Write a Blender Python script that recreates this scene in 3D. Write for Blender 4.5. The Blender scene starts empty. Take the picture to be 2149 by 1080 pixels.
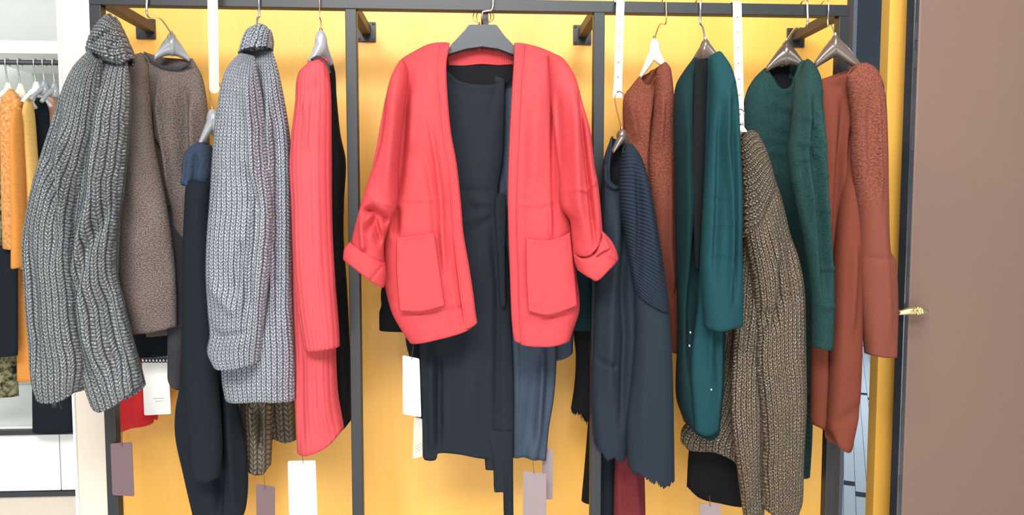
import bpy, bmesh, math, random
import numpy as np
from mathutils import Vector, Matrix

# ------------------------------------------------------------------ camera, world, lights
C = bpy.context.scene.collection
SC = bpy.context.scene
F = 1552.0
PITCH = math.radians(3.8)
YAW = math.radians(3.3)
CAM = Vector((0.0, -1.72, 1.45))
cd = bpy.data.cameras.new('camera')
cam = bpy.data.objects.new('camera', cd)
C.objects.link(cam)
cam.location = CAM
cam.rotation_euler = (math.pi / 2 - PITCH, 0, -YAW)
cd.sensor_width = 36.0
cd.lens = F / 2149.0 * 36.0
cd.clip_start = 0.02
SC.camera = cam
ROT = cam.rotation_euler.to_matrix()
RN = np.array(ROT)

SC.view_settings.view_transform = 'Standard'
SC.view_settings.look = 'None'
SC.view_settings.gamma = 1.0
SC.view_settings.use_curve_mapping = False
SC.view_settings.exposure = 0.0

w = bpy.data.worlds.new('store_light')
SC.world = w
w.use_nodes = True
w.node_tree.nodes['Background'].inputs[0].default_value = (1.0, 0.985, 0.96, 1)
w.node_tree.nodes['Background'].inputs[1].default_value = 0.42


def area(name, loc, target, sx, sy, power, col=(1, 1, 1)):
    l = bpy.data.lights.new(name, 'AREA')
    l.shape = 'RECTANGLE'
    l.size = sx
    l.size_y = sy
    l.energy = power
    l.color = col
    o = bpy.data.objects.new(name, l)
    C.objects.link(o)
    o.location = loc
    o.rotation_euler = (Vector(target) - Vector(loc)).to_track_quat('-Z', 'Y').to_euler()
    return o


area('ceiling_light_front', (-0.5, -2.2, 2.75), (0.0, 0.1, 0.85), 1.4, 0.6, 52, (1, 0.98, 0.95))
area('right_fill_light', (0.5, -1.1, 2.9), (1.1, 0.25, 1.3), 0.5, 0.5, 22, (1, 0.97, 0.92))  # unseen lamp added to brighten the yellow panel beside the door
area('low_fill_light', (-0.2, -3.4, 0.55), (0, 0.25, 0.55), 3.0, 0.9, 46, (1, 0.99, 0.98))  # unseen low fill, added to brighten the lower wall
area('ceiling_light_far', (-2.4, 0.2, 3.0), (-2.2, 1.2, 0.8), 1.4, 0.5, 14, (1, 1, 1))
area('floor_fill_light', (0.0, -2.6, 3.0), (0.0, -1.9, 0.0), 2.4, 1.0, 90, (1, 0.99, 0.97))  # added lamp: brightens the floor that the lower wall reflects
area('ceiling_light_passage', (3.2, 3.6, 2.9), (3.0, 4.0, 0.0), 1.6, 1.6, 120, (0.9, 0.96, 1))


def PN(px, py, Y):
    """pixel (arrays) on the vertical plane y=Y -> world x, z"""
    px = np.asarray(px, float); py = np.asarray(py, float); Y = np.asarray(Y, float)
    dx = (px - 1074.5) / F
    dy = -(py - 540.0) / F
    wx = RN[0, 0] * dx + RN[0, 1] * dy - RN[0, 2]
    wy = RN[1, 0] * dx + RN[1, 1] * dy - RN[1, 2]
    wz = RN[2, 0] * dx + RN[2, 1] * dy - RN[2, 2]
    t = (Y - CAM.y) / wy
    return CAM.x + wx * t, CAM.z + wz * t


def P(px, py, Y=0.0):
    x, z = PN(px, py, Y)
    return Vector((float(x), Y, float(z)))


# ------------------------------------------------------------------ bookkeeping helpers
def thing(name, label, cat, loc=(0, 0, 0), group=None):
    o = bpy.data.objects.new(name, None)
    o.empty_display_size = 0.05
    C.objects.link(o)
    o.location = loc
    o['label'] = label
    o['category'] = cat
    if group:
        o['group'] = group
    return o


def tag(o, label, cat, group=None):
    o['label'] = label
    o['category'] = cat
    if group:
        o['group'] = group
    return o


def link(name, me, mat, parent=None):
    o = bpy.data.objects.new(name, me)
    C.objects.link(o)
    if mat:
        me.materials.append(mat)
    if parent is not None:
        o.parent = parent
        o.location = -Vector(parent_world(parent))
    return o


def parent_world(p):
    v = Vector(p.location)
    while p.parent:
        p = p.parent
        v += p.location
    return v


def bm_obj(name, bm, mat, parent=None, smooth=False):
    me = bpy.data.meshes.new(name)
    bmesh.ops.recalc_face_normals(bm, faces=bm.faces)
    bm.to_mesh(me)
    bm.free()
    if smooth:
        for p in me.polygons:
            p.use_smooth = True
    return link(name, me, mat, parent)


def add_box(bm, c, s, rot=None, bev=0.0):
    r = bmesh.ops.create_cube(bm, size=1.0)
    vs = r['verts']
    for v in vs:
        v.co = Vector((v.co.x * s[0], v.co.y * s[1], v.co.z * s[2]))
    if bev > 0:
        es = list({e for v in vs for e in v.link_edges})
        rr = bmesh.ops.bevel(bm, geom=es, offset=bev, segments=2, affect='EDGES', profile=0.5)
        vs = list({v for f in rr['faces'] for v in f.verts} | {v for v in vs if v.is_valid})
    for v in vs:
        co = v.co
        if rot is not None:
            co = rot @ co
        v.co = co + Vector(c)


def box(name, lo, hi, mat, parent=None, bev=0.0):
    bm = bmesh.new()
    lo = Vector(lo); hi = Vector(hi)
    add_box(bm, (lo + hi) / 2, hi - lo, None, bev)
    return bm_obj(name, bm, mat, parent)


def add_tube(bm, pts, r, n=8, close=True):
    pts = [Vector(p) for p in pts]
    rs = r if isinstance(r, (list, tuple)) else [r] * len(pts)
    rings = []
    up = Vector((0.13, 0.2, 1)).normalized()
    prev = None
    for i, p in enumerate(pts):
        a = pts[max(i - 1, 0)]; b = pts[min(i + 1, len(pts) - 1)]
        d = (b - a).normalized()
        if prev is None:
            x = d.cross(up)
            if x.length < 1e-3:
                x = d.cross(Vector((1, 0, 0)))
            x.normalize()
        else:
            x = (prev - d * prev.dot(d)).normalized()
        prev = x
        y = d.cross(x)
        rings.append([bm.verts.new(p + (x * math.cos(2 * math.pi * k / n) + y * math.sin(2 * math.pi * k / n)) * rs[i]) for k in range(n)])
    for i in range(len(rings) - 1):
        for k in range(n):
            bm.faces.new((rings[i][k], rings[i][(k + 1) % n], rings[i + 1][(k + 1) % n], rings[i + 1][k]))
    if close:
        bm.faces.new(rings[0]); bm.faces.new(rings[-1])


def smooth_path(pts, n):
    a = np.array([list(p) for p in pts], float)
    return [Vector(v) for v in crv(a, np.linspace(0, 1, n))]


# ------------------------------------------------------------------ materials
def nt(name):
    m = bpy.data.materials.new(name)
    m.use_nodes = True
    t = m.node_tree
    b = t.nodes['Principled BSDF']
    return m, t, b


class G:
    """tiny node-graph helper"""
    def __init__(s, t):
        s.t = t

    def n(s, typ, **kw):
        o = s.t.nodes.new(typ)
        for k, v in kw.items():
            setattr(o, k, v)
        return o

    def m(s, op, a, b=None, c=None):
        o = s.t.nodes.new('ShaderNodeMath')
        o.operation = op
        for i, v in enumerate((a, b, c)):
            if v is None:
                continue
            if isinstance(v, (int, float)):
                o.inputs[i].default_value = v
            else:
                s.t.links.new(v, o.inputs[i])
        return o.outputs[0]

    def l(s, a, b):
        s.t.links.new(a, b)

    def mix(s, f, a, b):
        o = s.t.nodes.new('ShaderNodeMix')
        o.data_type = 'RGBA'
        for i, v in ((0, f), (6, a), (7, b)):
            if isinstance(v, (int, float)):
                o.inputs[i].default_value = v
            elif isinstance(v, tuple):
                o.inputs[i].default_value = v
            else:
                s.t.links.new(v, o.inputs[i])
        return o.outputs[2]

    def noise(s, vec, scale, detail=2, rough=0.5, sx=None):
        o = s.t.nodes.new('ShaderNodeTexNoise')
        o.inputs['Scale'].default_value = scale
        o.inputs['Detail'].default_value = detail
        o.inputs['Roughness'].default_value = rough
        if sx:
            mp = s.t.nodes.new('ShaderNodeMapping')
            mp.inputs['Scale'].default_value = sx
            s.l(vec, mp.inputs['Vector'])
            vec = mp.outputs[0]
        s.l(vec, o.inputs['Vector'])
        return o.outputs[0]


def srgb(r, g, b):
    def f(c):
        c /= 255.0
        return c / 12.92 if c <= 0.04045 else ((c + 0.055) / 1.055) ** 2.4
    return (f(r), f(g), f(b), 1)


def plain(name, col, rough=0.5, metal=0.0, spec=0.5, trans=0.0, coat=0.0, noise=0.0, nscale=40, bump=0.0, alpha=1.0):
    m, t, b = nt(name)
    g = G(t)
    b.inputs['Base Color'].default_value = col
    b.inputs['Roughness'].default_value = rough
    b.inputs['Metallic'].default_value = metal
    b.inputs['Specular IOR Level'].default_value = spec
    b.inputs['Transmission Weight'].default_value = trans
    b.inputs['Coat Weight'].default_value = coat
    tc = g.n('ShaderNodeTexCoord').outputs['Object']
    nz = g.noise(tc, nscale, 4, 0.6)
    k = noise if noise else 0.04
    c2 = tuple([min(1, c * (1 - k)) for c in col[:3]] + [1])
    c1 = tuple([min(1, c * (1 + k)) for c in col[:3]] + [1])
    g.l(g.mix(nz, c2, c1), b.inputs['Base Color'])
    if bump:
        bp = g.n('ShaderNodeBump')
        bp.inputs['Strength'].default_value = 0.6
        bp.inputs['Distance'].default_value = bump
        g.l(nz, bp.inputs['Height'])
        g.l(bp.outputs[0], b.inputs['Normal'])
    return m


def fabric(name, c1, c2, fine=500, bump=0.0012, rough=0.85, sheen=0.05, rib=0.0, ribamp=0.0012, blotch=0.0, cross=0.0, contrast=2.0, sc=0.72, fade=None):
    """soft knitted cloth; rib = width in metres of a vertical rib"""
    c1 = tuple([x * sc for x in c1[:3]] + [1]); c2 = tuple([x * sc for x in c2[:3]] + [1])
    m, t, b = nt(name)
    g = G(t)
    uv = g.n('ShaderNodeUVMap').outputs[0]
    sp = g.n('ShaderNodeSeparateXYZ')
    g.l(uv, sp.inputs[0])
    u, v = sp.outputs[0], sp.outputs[1]
    nz = g.noise(uv, fine, 3, 0.7)
    f = g.m('MULTIPLY_ADD', nz, contrast, 0.5 - contrast * 0.5)
    f.node.use_clamp = True
    if fade:
        fd = g.m('DIVIDE', g.m('SUBTRACT', v, fade[1]), fade[0] - fade[1])
        fd.node.use_clamp = True
        f = g.m('MULTIPLY_ADD', g.m('SUBTRACT', f, 0.32), g.m('MULTIPLY_ADD', fd, 0.85, 0.15), 0.32)
    if blotch:
        nb = g.noise(uv, 14, 2, 0.5)
        f = g.m('MULTIPLY_ADD', g.m('SUBTRACT', nb, 0.5), blotch, f)
        f.node.use_clamp = True
    col = g.mix(f, c1, c2)
    g.l(col, b.inputs['Base Color'])
    h = g.m('MULTIPLY', nz, g.m('MULTIPLY_ADD', fd, 0.85, 0.15)) if fade else g.m('MULTIPLY', nz, 1.0)
    if rib:
        r = g.m('ABSOLUTE', g.m('SINE', g.m('MULTIPLY', u, math.pi / rib)))
        h = g.m('MULTIPLY_ADD', r, ribamp / bump, h)
    if cross:
        r = g.m('ABSOLUTE', g.m('SINE', g.m('MULTIPLY', g.m('ADD', v, g.m('MULTIPLY', u, 0.35)), math.pi / cross)))
        h = g.m('MULTIPLY_ADD', r, ribamp / bump, h)
    bp = g.n('ShaderNodeBump')
    bp.inputs['Strength'].default_value = 1.0
    bp.inputs['Distance'].default_value = bump
    g.l(h, bp.inputs['Height'])
    g.l(bp.outputs[0], b.inputs['Normal'])
    b.inputs['Roughness'].default_value = rough
    b.inputs['Specular IOR Level'].default_value = 0.15
    b.inputs['Sheen Weight'].default_value = sheen
    b.inputs['Sheen Roughness'].default_value = 0.5
    b.inputs['Sheen Tint'].default_value = tuple([min(1, x * 1.5 + 0.05) for x in c2[:3]] + [1])
    return m


def knit(name, dark, mid, light, cw=0.011, rh=0.008, amp=0.004, rough=0.55, bias=0.0):
    """chunky knit: columns of V stitches in a marled, glittering yarn; uv is in metres"""
    m, t, b = nt(name)
    g = G(t)
    uv0 = g.n('ShaderNodeUVMap').outputs[0]
    wob = g.n('ShaderNodeTexNoise')
    wob.inputs['Scale'].default_value = 9
    g.l(uv0, wob.inputs['Vector'])
    va = g.n('ShaderNodeVectorMath', operation='MULTIPLY_ADD')
    g.l(wob.outputs['Color'], va.inputs[0])
    va.inputs[1].default_value = (0.010, 0.010, 0)
    g.l(uv0, va.inputs[2])
    uv = va.outputs[0]
    sp = g.n('ShaderNodeSeparateXYZ')
    g.l(uv, sp.inputs[0])
    u, v = sp.outputs[0], sp.outputs[1]
    fu = g.m('FRACT', g.m('DIVIDE', u, cw))
    tri = g.m('MULTIPLY', g.m('ABSOLUTE', g.m('SUBTRACT', fu, 0.5)), 2.0)
    leg = g.m('POWER', g.m('ABSOLUTE', g.m('SINE', g.m('MULTIPLY', fu, 2 * math.pi))), 0.6)
    valley = g.m('POWER', g.m('SUBTRACT', 1.0, tri), 0.22)
    vv = g.m('SUBTRACT', g.m('DIVIDE', v, rh), g.m('MULTIPLY', tri, 0.75))
    st = g.m('POWER', g.m('ABSOLUTE', g.m('SINE', g.m('MULTIPLY', vv, math.pi))), 0.7)
    h = g.m('MULTIPLY', g.m('MULTIPLY', g.m('MULTIPLY_ADD', leg, 0.55, 0.45), valley), g.m('MULTIPLY_ADD', st, 0.65, 0.35))
    # yarn colours change along the thread
    nz = g.noise(uv, 420, 3, 0.75)
    nb = g.noise(uv, 45, 3, 0.6)
    f = g.m('ADD', g.m('MULTIPLY_ADD', nz, 2.6, -1.3 + bias), g.m('MULTIPLY_ADD', nb, 0.8, -0.05))
    f.node.use_clamp = True
    f2 = g.m('MULTIPLY_ADD', nz, 7.0, -4.0 + bias)
    f2.node.use_clamp = True
    col = g.mix(f, dark, mid)
    col = g.mix(f2, col, light)
    hh = g.m('MULTIPLY_ADD', h, 1.5, -0.35)
    hh.node.use_clamp = True
    gap_shade = tuple([x * 0.5 for x in dark[:3]] + [1])
    col = g.mix(hh, gap_shade, col)          # shade in the gaps between stitches, put into the colour
    g.l(col, b.inputs['Base Color'])
    bp = g.n('ShaderNodeBump')
    bp.inputs['Strength'].default_value = 1.0
    bp.inputs['Distance'].default_value = amp
    g.l(g.m('MULTIPLY_ADD', nz, 0.25, h), bp.inputs['Height'])
    g.l(bp.outputs[0], b.inputs['Normal'])
    b.inputs['Roughness'].default_value = rough
    b.inputs['Specular IOR Level'].default_value = 0.35
    return m


M = {}
M['grey_knit'] = knit('grey_marled_knit', srgb(58, 62, 66), srgb(136, 141, 146), srgb(254, 255, 255), 0.0125, 0.0085, 0.003, bias=0.26)
M['grey_knit2'] = knit('silver_marled_knit', srgb(72, 78, 92), srgb(156, 164, 178), srgb(254, 255, 255), 0.0115, 0.008, 0.003, bias=0.42)
M['gold_knit'] = knit('bronze_marled_knit', srgb(50, 40, 32), srgb(124, 106, 86), srgb(255, 244, 220), 0.0095, 0.0085, 0.003, bias=0.24)
M['brown_mottled'] = knit('taupe_cable_knit', srgb(84, 75, 64), srgb(150, 138, 120), srgb(215, 205, 185), 0.02, 0.012, 0.005)
M['grey_rib'] = knit('grey_marled_rib', srgb(58, 62, 66), srgb(136, 141, 146), srgb(254, 255, 255), 0.0145, 0.006, 0.004, bias=0.26)
M['gold_rib'] = knit('bronze_marled_rib', srgb(50, 40, 32), srgb(124, 106, 86), srgb(255, 244, 220), 0.0125, 0.005, 0.004, bias=0.24)
M['taupe'] = fabric('taupe_wool', srgb(74, 64, 60), srgb(172, 156, 148), 380, 0.0016, blotch=0.3, contrast=4.0, sc=0.55)
M['taupe_dark'] = fabric('charcoal_wool', srgb(44, 44, 50), srgb(80, 78, 84), 300, 0.0012, blotch=0.6)
M['navy'] = fabric('navy_wool', srgb(24, 30, 38), srgb(36, 44, 54), 500, 0.0008)
M['navy_blue'] = fabric('blue_navy_wool', srgb(38, 48, 66), srgb(74, 90, 114), 300, 0.0020)
M['navy_knit'] = fabric('slate_navy_rib', srgb(34, 46, 62), srgb(58, 74, 92), 450, 0.0012, cross=0.009, ribamp=0.0028, sc=0.5)
M['navy_plain'] = fabric('slate_navy_plain', srgb(42, 54, 68), srgb(60, 74, 88), 500, 0.0008, sc=0.46)
M['black'] = fabric('black_jersey', srgb(16, 17, 20), srgb(28, 30, 34), 500, 0.0006)
M['slate'] = fabric('slate_jersey', srgb(40, 46, 56), srgb(50, 58, 68), 600, 0.0005, sc=0.5)
M['slate2'] = fabric('slate_blue_denim_knit', srgb(66, 80, 98), srgb(92, 108, 128), 350, 0.0010, rib=0.022, ribamp=0.0014, blotch=0.5, sc=0.58)
M['red'] = fabric('coral_red_wool', srgb(216, 70, 76), srgb(238, 92, 96), 420, 0.0010, sheen=0.05, sc=0.70)
M['red_rib'] = fabric('coral_red_rib', srgb(218, 72, 78), srgb(240, 94, 98), 420, 0.0008, rib=0.006, ribamp=0.0012, sheen=0.05, sc=0.70)
M['red_long'] = fabric('coral_rib_knit', srgb(222, 80, 88), srgb(244, 100, 106), 400, 0.0008, rib=0.012, ribamp=0.0012, sheen=0.05, sc=0.70)
M['red_deep'] = fabric('deep_red_knit', srgb(226, 48, 56), srgb(246, 64, 72), 400, 0.0008)
M['rust'] = fabric('rust_plain_knit', srgb(132, 66, 50), srgb(164, 88, 68), 500, 0.0008, sc=0.5)
M['rust_tex'] = fabric('rust_boucle_knit', srgb(120, 58, 46), srgb(196, 116, 92), 260, 0.0045, contrast=2.6, sc=0.55)
M['rust_sleeve'] = fabric('rust_fading_boucle', srgb(112, 54, 44), srgb(200, 120, 98), 260, 0.0045, contrast=2.6, fade=(-0.27, -0.35), sc=0.55)
M['teal'] = fabric('teal_coat_cloth', srgb(28, 80, 88), srgb(44, 106, 114), 400, 0.0008, blotch=0.4, sc=0.42)
M['teal_dark'] = fabric('dark_teal_cloth', srgb(18, 48, 54), srgb(28, 62, 68), 400, 0.0008, sc=0.55)
M['green_cable'] = fabric('dark_green_cable', srgb(30, 64, 66), srgb(56, 100, 98), 260, 0.0030, blotch=0.4, contrast=2.4, sc=0.5)
M['green_plain'] = fabric('dark_green_plain', srgb(26, 58, 58), srgb(40, 76, 74), 400, 0.0016, sc=0.55)
M['green_rib'] = fabric('dark_green_rib', srgb(22, 56, 56), srgb(36, 76, 74), 400, 0.001, cross=0.012, ribamp=0.003, sc=0.55)
M['maroon'] = fabric('maroon_cloth', srgb(110, 42, 50), srgb(132, 52, 60), 400, 0.0006)
M['orange_lace'] = fabric('orange_lace', srgb(208, 124, 56), srgb(246, 190, 122), 120, 0.002, contrast=3, sc=0.8)
M['orange_plain'] = fabric('orange_cloth', srgb(220, 140, 60), srgb(240, 164, 86), 200, 0.0006, sc=0.8)
M['yellow_cloth'] = fabric('mustard_cloth', srgb(236, 178, 90), srgb(250, 206, 130), 200, 0.0006, sc=0.8)
M['peach'] = fabric('peach_cloth', srgb(236, 160, 124), srgb(250, 188, 156), 200, 0.0006, sc=0.8)
M['floral'] = fabric('floral_print', srgb(34, 38, 30), srgb(150, 146, 110), 60, 0.0008, contrast=5, sc=0.8)
M['cream_cloth'] = fabric('cream_cloth', srgb(236, 220, 190), srgb(248, 236, 210), 200, 0.0006, sc=0.8)
M['metal'] = plain('dark_steel', srgb(35, 38, 42), 0.45, 0.1, 0.5, bump=0.0002, nscale=200)
M['metal_brown'] = plain('dark_bronze_steel', srgb(60, 52, 48), 0.5, 0.2)
M['chrome'] = plain('chrome', srgb(226, 226, 228), 0.18, 1.0)
M['brass'] = plain('polished_brass', srgb(232, 216, 160), 0.3, 1.0, nscale=200, noise=0.2, bump=0.0004)
M['rosegold'] = plain('copper_wire', srgb(210, 150, 120), 0.3, 1.0)
M['hanger_black'] = plain('black_plastic', srgb(50, 56, 62), 0.45)
M['hanger_grey'] = plain('pewter_plastic', srgb(150, 153, 158), 0.3, 0.1, coat=0.3)
M['hanger_dark'] = plain('gunmetal_plastic', srgb(96, 84, 76), 0.28, 0.2, coat=0.4)
M['hanger_cream'] = plain('cream_plastic', srgb(240, 234, 212), 0.3, coat=0.3)
M['hanger_white'] = plain('white_plastic', srgb(238, 240, 242), 0.3, coat=0.3)
M['clear'] = plain('frosted_plastic', srgb(250, 250, 250), 0.35, trans=0.72)
M['white_card'] = plain('white_card', srgb(250, 252, 248), 0.6)
M['brown_card'] = plain('mauve_brown_card', srgb(104, 82, 86), 0.6)
M['grey_card'] = plain('warm_grey_card', srgb(138, 124, 126), 0.6)
M['string'] = plain('tag_cord', srgb(90, 72, 50), 0.7)
M['ink'] = plain('printed_ink', srgb(150, 150, 150), 0.8)
M['pillar'] = plain('cream_paint', srgb(218, 208, 194), 0.6, bump=0.0003)
M['trimwhite'] = plain('white_gloss_trim', srgb(240, 244, 242), 0.3)
M['greywall'] = plain('pale_grey_wall', srgb(204, 210, 204), 0.7, bump=0.0003)
M['blackedge'] = plain('black_edge', srgb(52, 54, 58), 0.4)
M['whitegloss'] = plain('white_gloss_panel', srgb(236, 242, 240), 0.15, coat=0.5)
M['darkslate'] = plain('dark_slate_wall', srgb(78, 92, 108), 0.5)


def wood_yellow():
    m, t, b = nt('honey_yellow_board')
    g = G(t)
    tc = g.n('ShaderNodeTexCoord').outputs['Object']
    n1 = g.noise(tc, 1.0, 4, 0.55, (9, 9, 0.7))
    n2 = g.noise(tc, 1.0, 4, 0.6, (120, 120, 3))
    f = g.m('ADD', g.m('MULTIPLY', n1, 0.75), g.m('MULTIPLY', n2, 0.25))
    f = g.m('MULTIPLY_ADD', f, 1.8, -0.4)
    f.node.use_clamp = True
    g.l(g.mix(f, srgb(223, 160, 52), srgb(238, 188, 94)), b.inputs['Base Color'])
    b.inputs['Roughness'].default_value = 0.45
    b.inputs['Specular IOR Level'].default_value = 0.5
    b.inputs['Coat Weight'].default_value = 0.1
    b.inputs['Coat Roughness'].default_value = 0.35
    return m


def door_mat():
    m, t, b = nt('mauve_brown_leather_panel')
    g = G(t)
    tc = g.n('ShaderNodeTexCoord').outputs['Object']
    n1 = g.noise(tc, 3.0, 3, 0.5)
    n2 = g.noise(tc, 260, 3, 0.7)
    f = g.m('ADD', g.m('MULTIPLY', n1, 0.8), g.m('MULTIPLY', n2, 0.3))
    g.l(g.mix(f, srgb(113, 90, 83), srgb(121, 99, 86)), b.inputs['Base Color'])
    bp = g.n('ShaderNodeBump')
    bp.inputs['Strength'].default_value = 0.5
    bp.inputs['Distance'].default_value = 0.0008
    g.l(n2, bp.inputs['Height'])
    g.l(bp.outputs[0], b.inputs['Normal'])
    b.inputs['Roughness'].default_value = 0.6
    return m


def tile_floor(name='grey_tile', ang=27.5, base=srgb(188, 202, 212), size=0.055):
    m, t, b = nt(name)
    g = G(t)
    tc = g.n('ShaderNodeTexCoord').outputs['Object']
    mp = g.n('ShaderNodeMapping')
    mp.inputs['Rotation'].default_value = (0, 0, math.radians(ang))
    g.l(tc, mp.inputs['Vector'])
    sp = g.n('ShaderNodeSeparateXYZ')
    g.l(mp.outputs[0], sp.inputs[0])
    x = g.m('DIVIDE', sp.outputs[0], size)
    y = g.m('DIVIDE', sp.outputs[1], 0.6)
    fx = g.m('FRACT', x); fy = g.m('FRACT', y)
    line = g.m('LESS_THAN', fx, 0.05)
    sq = g.m('LESS_THAN', g.m('FRACT', g.m('ADD', g.m('DIVIDE', sp.outputs[1], 2.4), g.m('MULTIPLY', g.m('FLOOR', x), 0.06))), 0.03)
    nz = g.noise(tc, 2.0, 3, 0.5)
    col = g.mix(nz, tuple([c * 0.85 for c in base[:3]] + [1]), base)
    col = g.mix(line, col, srgb(70, 80, 90))
    col = g.mix(sq, col, srgb(30, 34, 40))
    g.l(col, b.inputs['Base Color'])
    b.inputs['Roughness'].default_value = 0.3
    return m


M['yellow'] = wood_yellow()
M['door'] = door_mat()
M['tiles'] = tile_floor()
M['storefloor'] = plain('pale_floor', srgb(232, 230, 226), 0.35)


# ------------------------------------------------------------------ cloth engine
def crv(pts, t):
    """Catmull-Rom through the points, chord-length parameter, t in 0..1"""
    p = np.array(pts, float)
    if len(p) == 1:
        return np.repeat(p, len(t), 0)
    d = np.linalg.norm(np.diff(p, axis=0), axis=1)
    d = np.maximum(d, 1e-6)
    k = np.concatenate([[0], np.cumsum(d)]); k /= k[-1]
    # tangents
    m = np.zeros_like(p)
    m[1:-1] = (p[2:] - p[:-2]) / (k[2:] - k[:-2])[:, None]
    m[0] = (p[1] - p[0]) / (k[1] - k[0])
    m[-1] = (p[-1] - p[-2]) / (k[-1] - k[-2])
    t = np.clip(t, 0, 1)
    i = np.clip(np.searchsorted(k, t, side='right') - 1, 0, len(p) - 2)
    h = (k[i + 1] - k[i])
    s = ((t - k[i]) / h)[:, None]
    h = h[:, None]
    return ((2 * s**3 - 3 * s**2 + 1) * p[i] + (s**3 - 2 * s**2 + s) * h * m[i]
            + (-2 * s**3 + 3 * s**2) * p[i + 1] + (s**3 - s**2) * h * m[i + 1])


def coons(top, right, bottom, left, nu, nv):
    s = np.linspace(0, 1, nu + 1); v = np.linspace(0, 1, nv + 1)
    T = crv(top, s); B = crv(bottom, s); L = crv(left, v); R = crv(right, v)
    S, V = np.meshgrid(s, v)
    S = S[..., None]; V = V[..., None]
    c = (1 - V) * T[None] + V * B[None] + (1 - S) * L[:, None] + S * R[:, None] \
        - ((1 - S) * (1 - V) * T[0] + S * (1 - V) * T[-1] + (1 - S) * V * B[0] + S * V * B[-1])
    return c


def poly_dist(px, py, pts):
    p = np.array(pts, float)
    best = np.full(px.shape, 1e9); sign = np.ones(px.shape); par = np.zeros(px.shape)
    seg = np.linalg.norm(np.diff(p, axis=0), axis=1); tot = seg.sum(); cum = np.concatenate([[0], np.cumsum(seg)])
    for n_, (a, b) in enumerate(zip(p[:-1], p[1:])):
        d = b - a
        L2 = max(d @ d, 1e-9)
        t = np.clip(((px - a[0]) * d[0] + (py - a[1]) * d[1]) / L2, 0, 1)
        qx = px - a[0] - t * d[0]; qy = py - a[1] - t * d[1]
        q = np.hypot(qx, qy)
        s = np.sign(d[0] * qy - d[1] * qx)   # +: left of travel in image (y down) -> screen right when travelling down is -
        m = q < best
        best = np.where(m, q, best); sign = np.where(m, s, sign); par = np.where(m, (cum[n_] + t * seg[n_]) / tot, par)
    return best, np.clip(np.minimum(par, 1 - par) / 0.22, 0, 1) ** 0.8 if tot > 60 else np.ones(px.shape)


rng = np.random.RandomState(7)


def vnoise(x, y, seed):
    r = np.random.RandomState(seed)
    out = np.zeros_like(x)
    for _ in range(7):
        fx, fy, ph = r.uniform(-1, 1), r.uniform(-1, 1) * 0.6, r.uniform(0, 6.28)
        out += np.sin(x * fx + y * fy + ph)
    return out / 7 * 1.8


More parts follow.
